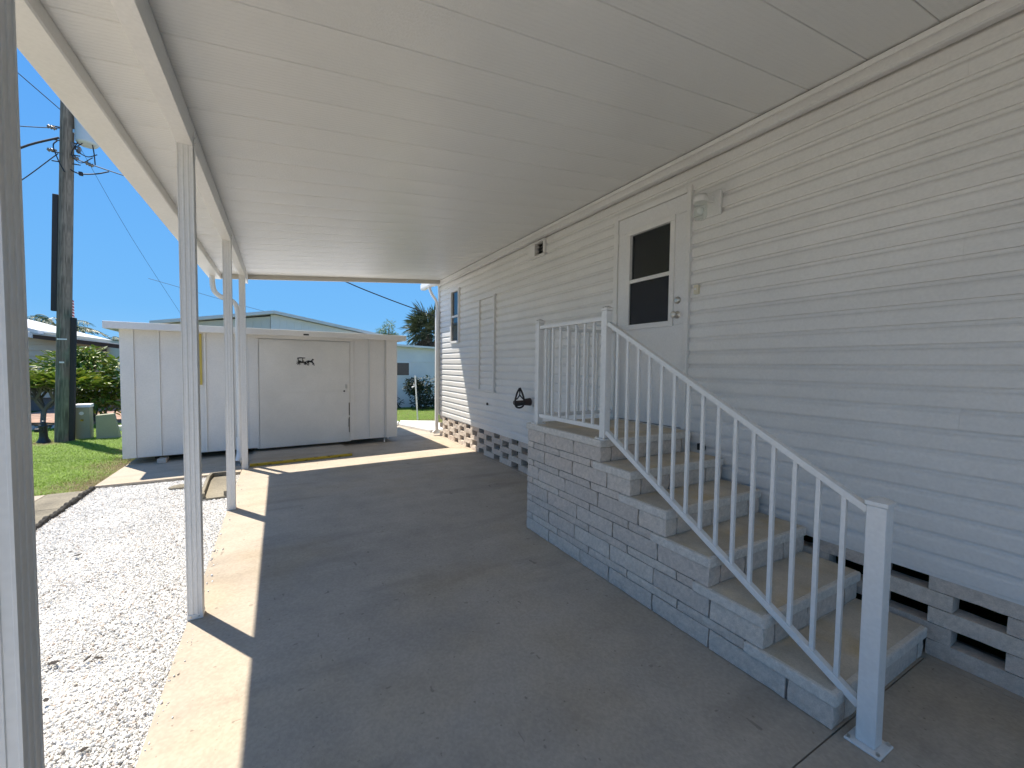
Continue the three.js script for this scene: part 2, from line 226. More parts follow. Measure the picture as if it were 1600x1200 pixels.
// ------------------------------------------------------------ the white home
const Wx = 3.065, HZ0 = -8.87, HZ1 = 5.0;
const home = thing('manufactured_home', 'white manufactured home with horizontal vinyl siding on pierced block skirting', 'house', [0, 0, 0]);
const openings = [[-3.305, -2.41, 1.0, 3.07], [-8.075, -7.63, 1.985, 3.05], [-5.035, -4.625, 3.01, 3.222]];
{
  const rectP = (z0, z1, y0, y1) => [[z0, y0], [z1, y0], [z1, y1], [z0, y1]];
  mesh('wall_sheathing', prismX(rectP(HZ0 + 0.02, HZ1, 0.47, 3.44), 3.088, 3.17, openings.map(o => rectP(o[0], o[1], o[2], o[3]))), M.interior, home);
  mesh('floor', box(3.17, 7.2, 0.47, 0.62, HZ0 + 0.02, HZ1), M.interior, home);
  mesh('back_wall', box(7.2, 7.32, -0.1, 3.44, HZ0 + 0.02, HZ1), M.siding[0], home);
  mesh('end_wall', box(3.17, 7.2, -0.1, 3.44, HZ0, HZ0 + 0.1), M.siding[0], home);
  mesh('end_wall', box(3.17, 7.2, -0.1, 3.44, HZ1 - 0.1, HZ1), M.siding[0], home);
  mesh('roof', prismZ([[2.80, 3.42], [5.2, 3.95], [7.6, 3.42], [7.6, 3.36], [2.80, 3.36]], HZ0 - 0.42, HZ1), M.white, home);
  // siding planks
  const pitch = 0.1125, y00 = 0.457, prof = [[0.001, 0], [0.0215, 0], [0.0225, 0.002], [0.0225, 0.066], [0.021, 0.073], [0.016, 0.082], [0.009, 0.089], [0.0055, 0.098], [0.0045, 0.1145], [0.001, 0.1145]];
  const clip = (P, y0, y1) => { for (const [lim, sg] of [[y0, 1], [y1, -1]]) { const o = []; for (let i = 0; i < P.length; i++) { const a = P[i], b = P[(i + 1) % P.length], ia = sg * (a[1] - lim) >= 0, ib = sg * (b[1] - lim) >= 0; if (ia) o.push(a); if (ia !== ib) { const t = (lim - a[1]) / (b[1] - a[1]); o.push([a[0] + t * (b[0] - a[0]), lim]); } } P = o; } return P; };
  const r = rng(3);
  const emit = (P, y, z0, z1) => { if (z1 - z0 < 0.012 || P.length < 3) return; mesh('siding_plank', prismZ(P.map(p => [3.087 - p[0], y + p[1]]), z0, z1), M.siding[Math.floor(r() * 3)], home); };
  for (let k = 0; k < 25; k++) {
    const y = y00 + k * pitch; let spans = [[HZ0 + 0.085, HZ1]];
    for (const [a, b, c, d] of openings) {
      if (y >= d || y + pitch <= c) continue;
      const nx = []; for (const [s, e] of spans) { if (e <= a || s >= b) nx.push([s, e]); else { if (s < a) nx.push([s, a]); if (e > b) nx.push([b, e]); } } spans = nx;
      const z0 = Math.max(a, HZ0 + 0.085), z1 = b;
      if (y < c) emit(clip(prof, 0, c - y), y, z0, z1);
      if (y + pitch > d) emit(clip(prof, d - y, 0.2), y, z0, z1);
    }
    const off = (k * 1.37) % 3.66;
    for (const [s, e] of spans) { let a = s; for (let q = -14 + off; q < e; q += 3.66) if (q > a + 0.3 && q < e - 0.3) { emit(prof, y, a, q - 0.0003); a = q + 0.0003; } emit(prof, y, a, e); }
  }
  mesh('corner_post', rbox(3.052, 3.18, 0.45, 3.36, HZ0 - 0.015, HZ0 + 0.085, 0.004), M.white, home);
  mesh('starter_strip', box(3.07, 3.10, 0.440, 0.4565, HZ0 + 0.085, HZ1), M.white, home);
  // soffit and eave beyond the carport
  mesh('soffit', box(2.80, 3.10, 3.335, 3.358, HZ0 - 0.40, HZ1), M.white, home);
  mesh('frieze_board', rbox(3.045, 3.075, 3.255, 3.333, HZ0 - 0.01, -8.27, 0.003), M.white, home);
  const gp = [[2.785, 3.345], [2.785, 3.255], [2.80, 3.225], [2.885, 3.225], [2.895, 3.345], [2.888, 3.345], [2.878, 3.232], [2.806, 3.232], [2.792, 3.258], [2.792, 3.345]];
  const gut = mesh('gutter', prismZ(gp, HZ0 - 0.42, -8.28), M.white, home);
  mesh('end_cap', prismZ([[2.785, 3.345], [2.785, 3.255], [2.80, 3.225], [2.885, 3.225], [2.895, 3.345]], HZ0 - 0.424, HZ0 - 0.4205), M.white, gut);
  const dsx = -8.80;
  mesh('downspout', merge([tube([[2.84, 3.23, dsx], [2.845, 3.17, dsx], [2.90, 3.06, dsx], [2.985, 2.94, dsx], [3.005, 2.84, dsx], [3.005, 2.7, dsx]], 0.033, 22, 8), rbox(2.973, 3.037, 0.10, 2.75, dsx - 0.04, dsx + 0.04, 0.008), bar([3.005, 0.13, dsx], [2.93, 0.05, dsx], 0.07, 0.06)]), M.white, home);
  // pierced block skirting, five courses of 16 inch blocks with open gaps
  const rs = rng(17), h = 0.0905;
  const block = (z0, z1, y) => { const w = z1 - z0; const g = new THREE.BoxGeometry(0.1, h - 0.0035, w, 1, 2, Math.max(2, Math.round(w / 0.06))); const p = g.attributes.position, jit = {}; for (let i = 0; i < p.count; i++) { const key = [p.getX(i), p.getY(i), p.getZ(i)].map(q => q.toFixed(3)).join(); jit[key] ??= [rr(-0.0045, 0.0035, rs), rr(-0.0015, 0.001, rs), rr(-0.002, 0.002, rs)]; const j = jit[key]; p.setXYZ(i, p.getX(i) + j[0], p.getY(i) + j[1], p.getZ(i) + j[2]); } g.translate(3.127, y + h / 2, (z0 + z1) / 2); const n = g.toNonIndexed(); n.computeVertexNormals(); mesh('skirting_block', fin(n), M.brick[Math.floor(rs() * 5)], home); };
  for (let row = 0; row < 5; row++) {
    const odd = row % 2;                                              // hole right ends: near part anchored at z -0.55, far part at -5.02
    for (const [anchor, pt, hole, lo, hi] of [[-0.55, 0.2835, 0.186, -3.2, 3.2], [-5.02, 0.298, 0.20, HZ0 + 0.06, -3.3]]) {
      const per = 2 * pt, right = anchor + (odd ? 0 : pt);           // right ends of holes in this row
      for (let k = -20; k < 20; k++) { const a = right + k * per, b = a + per - hole; const s = Math.max(a, lo), e = Math.min(b, hi); if (e - s > 0.04) block(s + 0.002, e - 0.002, row * h + 0.001); }
    }
  }
}
// openings of the home
{
  const w = mesh('window', merge([rbox(3.035, 3.11, 1.985, 2.03, -8.08, -7.625), rbox(3.035, 3.11, 3.01, 3.055, -8.08, -7.625), rbox(3.035, 3.11, 2.031, 3.009, -8.08, -8.035), rbox(3.035, 3.11, 2.031, 3.009, -7.67, -7.625)]), M.white, home);
  mesh('meeting_rail', rbox(3.05, 3.10, 2.50, 2.54, -8.034, -7.671), M.white, w);
  mesh('pane', box(3.072, 3.076, 2.541, 3.009, -8.034, -7.671), M.glass, w);
  mesh('pane', box(3.066, 3.070, 2.031, 2.499, -8.034, -7.671), M.glass, w);
  mesh('insect_screen', box(3.085, 3.087, 2.031, 3.009, -8.03, -7.675), M.screen, w);
  // framed access panel
  const pn = mesh('access_panel_frame', merge([rbox(3.038, 3.09, 1.108, 1.135, -6.69, -6.065), rbox(3.038, 3.09, 2.685, 2.712, -6.69, -6.065), rbox(3.038, 3.09, 1.1355, 2.6845, -6.69, -6.668), rbox(3.028, 3.09, 1.1355, 2.6845, -6.110, -6.065)]), M.white, home);
  // wall vent
  const v = mesh('wall_vent', merge([rbox(3.03, 3.10, 3.01, 3.035, -5.04, -4.62), rbox(3.03, 3.10, 3.20, 3.225, -5.04, -4.62), rbox(3.03, 3.10, 3.036, 3.199, -5.04, -4.86), rbox(3.03, 3.10, 3.036, 3.199, -4.655, -4.62)]), M.white, home);
  for (let k = 0; k < 4; k++) mesh('louvre', bar([3.07, 3.05 + k * 0.042, -4.858], [3.07, 3.05 + k * 0.042, -4.657], 0.03, 0.004), M.steel, v);
  // entry door
  const d = mesh('door', merge([rbox(3.050, 3.095, 1.025, 1.93, -3.262, -2.441, 0.003), rbox(3.050, 3.095, 2.885, 3.035, -3.262, -2.441, 0.003), rbox(3.050, 3.095, 1.931, 2.884, -3.262, -3.125, 0.003), rbox(3.050, 3.095, 1.931, 2.884, -2.566, -2.441, 0.003)]), M.door, home);
  mesh('door_casing', merge([rbox(3.036, 3.10, 1.018, 3.09, -3.322, -3.265, 0.004), rbox(3.036, 3.10, 1.018, 3.09, -2.438, -2.398, 0.004), rbox(3.036, 3.10, 3.039, 3.09, -3.2645, -2.4385, 0.004)]), M.white, home);
  mesh('threshold', rbox(3.02, 3.10, 0.99, 1.017, -3.30, -2.41, 0.003), M.alu, home);
  mesh('lite_frame', merge([rbox(3.036, 3.094, 1.918, 1.968, -3.137, -2.556), rbox(3.036, 3.094, 2.845, 2.895, -3.137, -2.556), rbox(3.036, 3.094, 1.9685, 2.8445, -3.137, -3.090), rbox(3.036, 3.094, 1.9685, 2.8445, -2.606, -2.556), rbox(3.040, 3.09, 2.375, 2.410, -3.0895, -2.6065)]), M.white, d);
  mesh('pane', box(3.070, 3.074, 2.4105, 2.8445, -3.0895, -2.6065), M.glass, d);
  mesh('pane', box(3.062, 3.066, 1.9685, 2.3745, -3.0895, -2.6065), M.glass, d);
  mesh('insect_screen', box(3.052, 3.0525, 1.9685, 2.3745, -3.089, -2.607), new THREE.MeshPhysicalMaterial({ color: lin(0.025, 0.025, 0.03), roughness: 0.6, transparent: true, opacity: 0.75, side: THREE.DoubleSide }), d);
  mesh('insect_screen', box(3.084, 3.086, 1.9685, 2.8445, -3.089, -2.607), M.screen, d);
  mesh('door_knob', fin(new THREE.LatheGeometry([[0, 0], [0.034, 0], [0.034, 0.006], [0.015, 0.012], [0.013, 0.034], [0.026, 0.044], [0.029, 0.058], [0.022, 0.068], [0, 0.070]].map(p => new THREE.Vector2(...p)), 24).rotateZ(Math.PI / 2).translate(3.05, 2.013, -2.515)), M.steel, d);
  mesh('deadbolt', fin(new THREE.LatheGeometry([[0, 0], [0.032, 0], [0.032, 0.008], [0.022, 0.022], [0.012, 0.024], [0, 0.022]].map(p => new THREE.Vector2(...p)), 24).rotateZ(Math.PI / 2).translate(3.05, 2.14, -2.515)), M.steel, d);
  for (const y of [1.25, 2.05, 2.85]) mesh('hinge', fin(cyl(0.008, 0.008, 0.1, 8).translate(3.046, y, -3.2645)), M.white, d);
  // small round screw cover lower on the wall
  mesh('cable_grommet', fin(cyl(0.022, 0.022, 0.02, 12).rotateZ(Math.PI / 2).translate(3.058, 0.90, -6.35)), M.iron, home);
  mesh('dark_hole_patch', rbox(3.045, 3.075, 0.865, 0.92, -2.275, -2.21), M.iron, home);  // dark box painted in place of the shade in a small hole
}
// porch light, bell push, hose hanger
{
  const t = thing('porch_light', 'white wall lamp with clear jelly jar glass beside the entry door', 'lamp', [3.055, 2.85, -2.2]);
  mesh('back_plate', rbox(-0.02, 0.01, -0.085, 0.105, -0.075, 0.075, 0.006), M.white, t);
  mesh('arm', bar([-0.02, 0.045, 0], [-0.14, 0.03, 0], 0.045, 0.05), M.white, t);
  mesh('lamp_cap', fin(new THREE.LatheGeometry([[0, 0.035], [0.045, 0.03], [0.056, 0.0], [0.056, -0.03], [0.05, -0.03], [0, -0.02]].map(p => new THREE.Vector2(...p)), 24).translate(-0.155, 0.025, 0)), M.white, t);
  mesh('glass_jar', fin(new THREE.LatheGeometry([[0.046, 0], [0.05, -0.03], [0.05, -0.10], [0.04, -0.125], [0, -0.13]].map(p => new THREE.Vector2(...p)), 24).translate(-0.155, -0.008, 0)), new THREE.MeshPhysicalMaterial({ color: lin(0.9, 0.93, 0.92), transmission: 1, thickness: 0, roughness: 0.12, side: THREE.DoubleSide }), t);
  mesh('bulb', fin(new THREE.SphereGeometry(0.028, 14, 10).translate(-0.155, -0.065, 0)), mat(lin(0.8, 0.8, 0.78), { roughness: 0.3 }), t);
  const b = thing('bell_push', 'small cream doorbell button on the siding right of the door', 'doorbell', [3.062, 2.204, -2.328]);
  mesh('bell_housing', rbox(-0.024, 0.01, -0.038, 0.038, -0.021, 0.021, 0.005), mat(lin(0.72, 0.66, 0.50), { roughness: 0.5 }), b);
  mesh('bell_button', fin(cyl(0.009, 0.009, 0.006, 12).rotateZ(Math.PI / 2).translate(-0.026, 0.004, 0)), M.white, b);
  const h = thing('hose_hanger', 'dark iron hose hanger loop on the siding beside the landing railing', 'hose hanger', [3.06, 1.05, -4.95]);
  mesh('mounting_plate', rbox(-0.014, 0.0, -0.06, 0.06, -0.06, 0.06, 0.003), M.white, h);
  mesh('spindle', merge([fin(cyl(0.045, 0.055, 0.09, 16).rotateZ(Math.PI / 2).translate(-0.06, 0, 0)), fin(cyl(0.03, 0.03, 0.2, 14).rotateZ(Math.PI / 2).translate(-0.17, -0.005, 0))]), mat(lin(0.05, 0.03, 0.026), { roughness: 0.5 }), h);
  mesh('loop', tube([[-0.19, 0.195, 0.01], [-0.235, 0.12, 0.015], [-0.265, 0.0, 0.02], [-0.25, -0.055, 0.02], [-0.19, -0.075, 0.015], [-0.13, -0.05, 0.01], [-0.118, 0.02, 0.01], [-0.145, 0.12, 0.01], [-0.185, 0.197, 0.01]], 0.013, 50, 8), M.iron, h);
  mesh('strut', merge([tube([[-0.19, 0.19, 0.01], [-0.19, 0.10, 0.01], [-0.24, 0.04, 0.015]], 0.009, 14, 6), tube([[-0.19, 0.10, 0.01], [-0.135, 0.045, 0.01]], 0.009, 6, 6), bar([-0.255, -0.03, 0.018], [-0.12, -0.015, 0.01], 0.05, 0.045)]), M.iron, h);
}

// ------------------------------------------------------------ entry steps
const SX = 2.051, RISE = 0.1688, noseZ = k => -2.322 + 0.3016 * (6 - k);
{
  const t = thing('entry_steps', 'block entry steps with six beige slab treads leading up to the door', 'steps', [0, 0, 0]);
  const r = rng(29);
  const brick = (x0, x1, y0, y1, z0, z1) => {
    const w = x1 - x0, h = y1 - y0, d = z1 - z0, sg = q => Math.max(1, Math.round(q / 0.055));
    const g = new THREE.BoxGeometry(w, h, d, Math.min(6, sg(w)), 2, Math.min(6, sg(d))), p = g.attributes.position, jit = {};
    for (let i = 0; i < p.count; i++) { const key = [p.getX(i), p.getY(i), p.getZ(i)].map(q => q.toFixed(3)).join(); const c = (Math.abs(p.getY(i)) > h / 2 - 0.002 ? 1 : 0); jit[key] ??= [rr(-0.003, 0.003, r), rr(-0.0012, 0.0012, r), rr(-0.003, 0.003, r)]; const j = jit[key]; const ins = c ? 0.0022 : 0; p.setXYZ(i, p.getX(i) + j[0] - Math.sign(p.getX(i)) * ins, p.getY(i) + j[1], p.getZ(i) + j[2] - Math.sign(p.getZ(i)) * ins); }
    g.translate((x0 + x1) / 2, (y0 + y1) / 2, (z0 + z1) / 2); const n = g.toNonIndexed(); n.computeVertexNormals();
    mesh('brick', fin(n), M.brick[Math.floor(r() * 5)], t);
  };
  const J = 0.0045, back = -3.365, top = 0.955, tall = 0.1113, short = 0.0575;
  const joints = [[-3.077, -2.663], [-3.256, -2.855, -2.45], [-3.076, -2.674], [-3.261, -2.854, -2.447], [-3.167, -2.766, -2.359, -1.955], [-3.262, -2.854, -2.446, -2.045], [-3.019, -2.606, -2.196, -1.793], [-3.264, -2.867, -2.456, -2.05, -1.646], [-2.996, -2.632, -2.22, -1.82, -1.424], [-3.265, -2.858, -2.453, -2.045, -1.635, -1.226], [-2.991, -2.556, -2.228, -1.824, -1.422, -1.016]];
  joints[2].push(-2.265);
  const capStart = [-2.408, -2.131, -1.841, -1.526, -1.22];
  let y = top;
  joints.forEach((js, i) => {
    const h = i % 2 ? short : tall, k = 6 - i / 2, end = i % 2 ? capStart[(i - 1) / 2] - 0.004 : noseZ(k) - 0.014;
    const e = [back, ...js.filter(z => z < end - 0.03), end];
    for (let q = 0; q < e.length - 1; q++) brick(SX, SX + 0.1, y - h + J, y - J * 0.4, e[q] + (q ? J : 0), e[q + 1] - (q < e.length - 2 ? J : 0));
    if (i % 2 === 0) { // riser bricks facing the camera
      const zf = noseZ(k) - 0.014; let x = SX + 0.1 + 2 * J; const first = [0.36, 0.27, 0.33, 0.22, 0.30, 0.39][i / 2];
      for (let q = 0; x < 3.02; q++) { const l = q ? 0.397 : first, x1 = Math.min(x + l, 3.028); if (x1 - x > 0.03) brick(x, x1, y - h + J, y - J * 0.4, zf - 0.1, zf); x = x1 + 2 * J; }
    }
    { // rear face towards the far end of the carport
      let x = SX + 0.1 + 2 * J; for (let q = 0; x < 3.02; q++) { const l = q ? 0.397 : (i % 2 ? 0.2 : 0.3), x1 = Math.min(x + l, 3.028); if (x1 - x > 0.03) brick(x, x1, y - h + J, y - J * 0.4, back, back + 0.1); x = x1 + 2 * J; }
    }
    y -= h;
  });
  const pts = [[back + 0.012, 0], [noseZ(1) - 0.026, 0]];
  for (let k = 1; k <= 6; k++) { pts.push([noseZ(k) - 0.026, RISE * k - 0.0575]); if (k < 6) pts.push([noseZ(k + 1) - 0.026, RISE * k - 0.0575]); }
  pts.push([back + 0.012, RISE * 6 - 0.0575]);
  mesh('mortar', prismX(pts.map(p => p), SX + 0.011, 3.03), M.mortar, t);
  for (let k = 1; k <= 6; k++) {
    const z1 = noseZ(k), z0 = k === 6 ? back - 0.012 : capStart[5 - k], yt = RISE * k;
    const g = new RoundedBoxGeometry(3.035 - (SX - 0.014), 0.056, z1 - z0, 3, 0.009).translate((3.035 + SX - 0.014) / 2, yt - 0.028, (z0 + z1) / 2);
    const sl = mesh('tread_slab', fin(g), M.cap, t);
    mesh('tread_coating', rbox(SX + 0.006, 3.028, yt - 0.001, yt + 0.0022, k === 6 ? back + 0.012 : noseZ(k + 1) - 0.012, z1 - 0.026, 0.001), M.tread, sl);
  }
}

// ------------------------------------------------------------ railing
{
  const t = thing('stair_railing', 'white aluminium stair railing with square balusters around the landing', 'railing', [0, 0, 0]);
  const Lx = 2.098, top = 1.0128, pw = 0.0285;
  const post = (x, z, y0, y1, lab) => {
    const p = mesh('post', rbox(x - pw, x + pw, y0, y1, z - pw, z + pw, 0.004), M.rail, t);
    mesh('post_cap', merge([rbox(x - pw - 0.005, x + pw + 0.005, y1 + 0.0005, y1 + 0.02, z - pw - 0.005, z + pw + 0.005, 0.004), fin(new THREE.CylinderGeometry(0.012, 0.043, 0.016, 4).rotateY(Math.PI / 4).translate(x, y1 + 0.0285, z))]), M.rail, p);
    return p;
  };
  const plate = (p, x, z, y) => { mesh('base_plate', rbox(x - 0.052, x + 0.052, y + 0.0005, y + 0.010, z - 0.052, z + 0.052, 0.003), M.rail, p); for (const [a, b] of [[1, 1], [1, -1], [-1, 1], [-1, -1]]) mesh('bolt', fin(cyl(0.007, 0.007, 0.008, 6).translate(x + a * 0.041, y + 0.0142, z + b * 0.041)), M.steel, p); };
  const p1 = post(Lx, -3.255, top + 0.0105, 1.945), p2 = post(Lx, -2.352, top + 0.0105, 1.96);
  plate(p1, Lx, -3.255, top); plate(p2, Lx, -2.352, top);
  const Bx = 2.118, Bz = -0.728; const p3 = mesh('post', rbox(Bx - 0.034, Bx + 0.034, 0.0105, 1.002, Bz - 0.034, Bz + 0.034, 0.005), M.rail, t);
  mesh('post_cap', merge([rbox(Bx - 0.039, Bx + 0.039, 1.0025, 1.022, Bz - 0.039, Bz + 0.039, 0.004), fin(new THREE.CylinderGeometry(0.014, 0.048, 0.014, 4).rotateY(Math.PI / 4).translate(Bx, 1.0295, Bz))]), M.rail, p3);
  mesh('base_plate', rbox(Bx - 0.062, Bx + 0.062, 0.0005, 0.010, Bz - 0.062, Bz + 0.062, 0.003), M.rail, p3);
  for (const [a, b] of [[1, 1], [1, -1], [-1, 1], [-1, -1]]) mesh('bolt', fin(cyl(0.007, 0.007, 0.01, 6).translate(Bx + a * 0.049, 0.0152, Bz + b * 0.049)), M.steel, p3);
  const pwall = post(3.015, -3.255, top + 0.0105, 1.945);
  plate(pwall, 3.0, -3.255, top);
  const railBar = (a, b, w, h) => mesh('rail', bar(a, b, w, h), M.rail, t);
  // landing, side and far
  railBar([Lx, 1.903, -3.2255], [Lx, 1.903, -2.3815], 0.042, 0.030); railBar([Lx, 1.094, -3.2255], [Lx, 1.094, -2.3815], 0.032, 0.034);
  railBar([Lx + 0.0295, 1.903, -3.255], [3.015 - 0.0295, 1.903, -3.255], 0.042, 0.030); railBar([Lx + 0.0295, 1.094, -3.255], [3.015 - 0.0295, 1.094, -3.255], 0.032, 0.034);
  const bal = (x, z, y0, y1) => mesh('baluster', rbox(x - 0.0095, x + 0.0095, y0, y1, z - 0.0095, z + 0.0095, 0.0015), M.rail, t);
  for (let k = 0; k < 7; k++) bal(Lx, -3.140 + k * 0.1085, 1.112, 1.887);
  for (let k = 0; k < 7; k++) bal(Lx + 0.1175 + k * 0.1145, -3.255, 1.112, 1.887);
  // flight: bottom rail passes (z -2.229, y 1.046) to (-0.848, 0.225)
  const yb = z => 1.046 - 0.030 + (z + 2.229) * -0.5945, yt = z => 1.862 + (z + 2.32) * -0.5700;
  const X = z => Lx + (Bx - Lx) * (z + 2.352) / (Bz + 2.352);
  railBar([X(-2.323), yt(-2.323), -2.323], [X(-0.762), yt(-0.762), -0.762], 0.040, 0.030);
  railBar([X(-2.323), yb(-2.323), -2.323], [X(-0.762), yb(-0.762), -0.762], 0.036, 0.034);
  for (let k = 0; k < 15; k++) { const z = -2.229 + k * 0.0986; bal(X(z), z, yb(z) + 0.012, yt(z) - 0.008); }
}

// ------------------------------------------------------------ carport
{
  const t = thing('carport', 'white aluminium carport roof on slim fluted posts attached to the home', 'carport', [0, 0, 0]);
  const CZ0 = -8.0, CZ1 = 4.2, xi = 2.855, xo = -0.90, yi = 3.271, sl = 0.1, ya = x => yi - sl * (xi - x);  // unseen roof length behind the camera added to keep out blue sky light
  const pw = 0.2955, z0 = -1.145;
  // one roof pan: flat trough with a seam and shallow embossed lines, running across
  const cs = [[0.0, 0.075], [0.0, 0.007], [0.0012, 0.003]];
  for (let q = 0; q <= 24; q++) { const u = q / 24, zz = 0.004 + u * (pw - 0.0085); cs.push([zz, -0.0024 * Math.sin(Math.PI * u) + (q % 2 ? 0.0007 : 0)]); }
  cs.push([pw - 0.0018, 0.003], [pw - 0.0008, 0.007], [pw - 0.0008, 0.075]);
  const pan = prismX(cs, xo, 2.96);
  { const p = pan.attributes.position; for (let i = 0; i < p.count; i++) p.setY(i, p.getY(i) + ya(p.getX(i))); pan.computeVertexNormals(); }
  for (let k = -22; k <= 16; k++) { const z = z0 + k * pw; if (z < CZ0 - 0.01 || z + pw > CZ1 + 0.1) continue; mesh('roof_panel', pan, M.pan, t).position.z = z; }
  const zA = z0 - 22 * pw, zB = z0 + 17 * pw;
  const top = box(xo, 2.96, 0, 0.012, zA, zB); { const p = top.attributes.position; for (let i = 0; i < p.count; i++) p.setY(i, p.getY(i) + ya(p.getX(i)) + 0.0755); } mesh('roof_deck', top, M.white, t);
  // far and near edge channels
  const edge = (za, zb) => { const g = box(xo, xi, -0.072, 0.10, za, zb); const p = g.attributes.position; for (let i = 0; i < p.count; i++) p.setY(i, p.getY(i) + ya(p.getX(i))); return g; };
  const zE = x => -7.82 - 0.105 * (x - xo);                         // the far end is cut slightly askew
  { const slope = g => { const p = g.attributes.position; for (let i = 0; i < p.count; i++) p.setY(i, p.getY(i) + ya(p.getX(i))); return g; };
    mesh('roof_panel', slope(prismY([[xo, zA - 0.0015], [2.96, zA - 0.0015], [2.96, zE(2.96)], [xo, zE(xo)]], 0.0, 0.075)), M.pan, t);
    mesh('roof_deck', slope(prismY([[xo, zA - 0.0005], [2.96, zA - 0.0005], [2.96, zE(2.96)], [xo, zE(xo)]], 0.0755, 0.0875)), M.white, t);
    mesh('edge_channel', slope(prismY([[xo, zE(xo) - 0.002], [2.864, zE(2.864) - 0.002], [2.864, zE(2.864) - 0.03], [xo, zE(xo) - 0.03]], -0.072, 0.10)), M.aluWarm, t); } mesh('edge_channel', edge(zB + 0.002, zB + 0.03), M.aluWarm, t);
  // wall moulding
  mesh('wall_moulding', prismZ([[2.8655, 3.262], [2.8655, 3.231], [2.872, 3.231], [2.872, 3.257], [2.915, 3.257], [2.915, 3.199], [2.934, 3.196], [2.942, 3.205], [3.064, 3.244], [3.064, 3.332], [2.975, 3.332], [2.975, 3.262]], zE(2.96) - 0.03, zB), M.white, t);
  // post beam and gutter
  const beamX = -0.4645;
  mesh('beam', rbox(beamX - 0.038, beamX + 0.038, 2.800, 2.936, zE(beamX) + 0.004, zB, 0.003), M.alu, t);
  const gp = [[-0.955, 3.0], [-0.95, 2.955], [-0.932, 2.835], [-0.925, 2.828], [-0.782, 2.828], [-0.776, 2.836], [-0.776, 2.902], [-0.784, 2.902], [-0.784, 2.84], [-0.922, 2.84], [-0.94, 2.955], [-0.945, 3.0]];
  const gut = mesh('gutter', prismZ(gp, zE(xo) - 0.03, zB + 0.03), M.alu, t);
  mesh('end_cap', prismZ([[-0.955, 3.0], [-0.932, 2.835], [-0.925, 2.828], [-0.782, 2.828], [-0.776, 2.836], [-0.776, 2.9]], zE(xo) - 0.034, zE(xo) - 0.0305), M.alu, gut);
  // fluted posts
  const s = 0.0375, f = 0.0022, face = []; const N = [[-1, 0], [-0.86, 0], [-0.82, f], [-0.44, f], [-0.40, 0], [-0.22, 0], [-0.18, f], [0.18, f], [0.22, 0], [0.40, 0], [0.44, f], [0.82, f], [0.86, 0]];
  for (let k = 0; k < 4; k++) for (const [u, d] of N) { let x = u * s, y = s - d; for (let q = 0; q < k; q++) [x, y] = [y, -x]; face.push([x, y]); }
  for (const z of [-7.19, -5.24, -3.10, -1.13, 0.85, 2.85]) {
    const p = mesh('post', prismY(face.map(q => [q[0] + beamX, q[1] + z]), 0.002, 2.80), M.alu, t);
    mesh('foot_bracket', merge([rbox(beamX - s - 0.003, beamX + s + 0.003, 0.001, 0.03, z - s - 0.003, z + s + 0.003, 0.002)]), M.alu, p);
    for (const a of [-0.02, 0.02]) mesh('screw', fin(cyl(0.004, 0.004, 0.004, 8).rotateX(Math.PI / 2).translate(beamX + a, 0.018, z + s + 0.004)), M.steel, p);
    mesh('top_bracket', rbox(beamX + 0.0385, beamX + 0.0415, 2.74, 2.89, z - 0.022, z + 0.022, 0.001), M.alu, p);
    for (const y of [2.83, 2.86]) mesh('screw', fin(cyl(0.005, 0.005, 0.005, 8).rotateZ(Math.PI / 2).translate(beamX + 0.0435, y, z)), M.steel, p);
  }
  // downspout at the far outer corner
  const dz = -7.60;
  mesh('downspout', tube([[-0.86, 2.83, dz], [-0.86, 2.72, dz], [-0.835, 2.60, dz], [-0.76, 2.53, dz], [-0.66, 2.50, dz], [-0.585, 2.44, dz], [-0.555, 2.33, dz], [-0.552, 2.1, dz], [-0.552, 1.2, dz], [-0.552, 0.30, dz]], 0.036, 70, 10), M.alu, t);
  mesh('downspout_elbow', merge([tube([[-0.552, 0.40, dz], [-0.552, 0.2, dz], [-0.555, 0.13, dz + 0.02], [-0.57, 0.06, dz + 0.10], [-0.58, 0.035, dz + 0.17]], 0.046, 24, 12), tube([[-0.552, 0.41, dz], [-0.552, 0.385, dz]], 0.05, 3, 12)]), M.white, t);
}
{ // splash block below the downspout
  const t = thing('splash_block', 'grey concrete splash block lying on gravel below the downspout', 'splash block', [-0.68, -0.045, -6.38]);
  const o = [[-0.13, -0.50], [0.08, -0.50], [0.135, -0.2], [0.135, 0.52], [0.08, 0.60], [-0.14, 0.60], [-0.155, 0.5], [-0.155, -0.3]];
  const b = mesh('tray', prismY(o, 0, 0.045), M.oldSlab, t);
  const rim = (a, b2) => bar([a[0] * 0.93, 0.072, a[1] * 0.96], [b2[0] * 0.93, 0.072, b2[1] * 0.96], 0.035, 0.056);
  for (let k = 0; k < o.length; k++) if (k !== 4) mesh('rim', rim(o[k], o[(k + 1) % o.length]), M.oldSlab, b);
  t.rotation.y = 0.05;
}
{ // grey flat stone by the slab edge
  const o = solo('flat_stone', fin(new THREE.DodecahedronGeometry(0.11, 1).scale(1.15, 0.28, 0.8)), M.oldSlab, 'small flat grey stone on the gravel near the shed slab', 'stone'); o.position.set(-1.10, -0.01, -6.5);
}

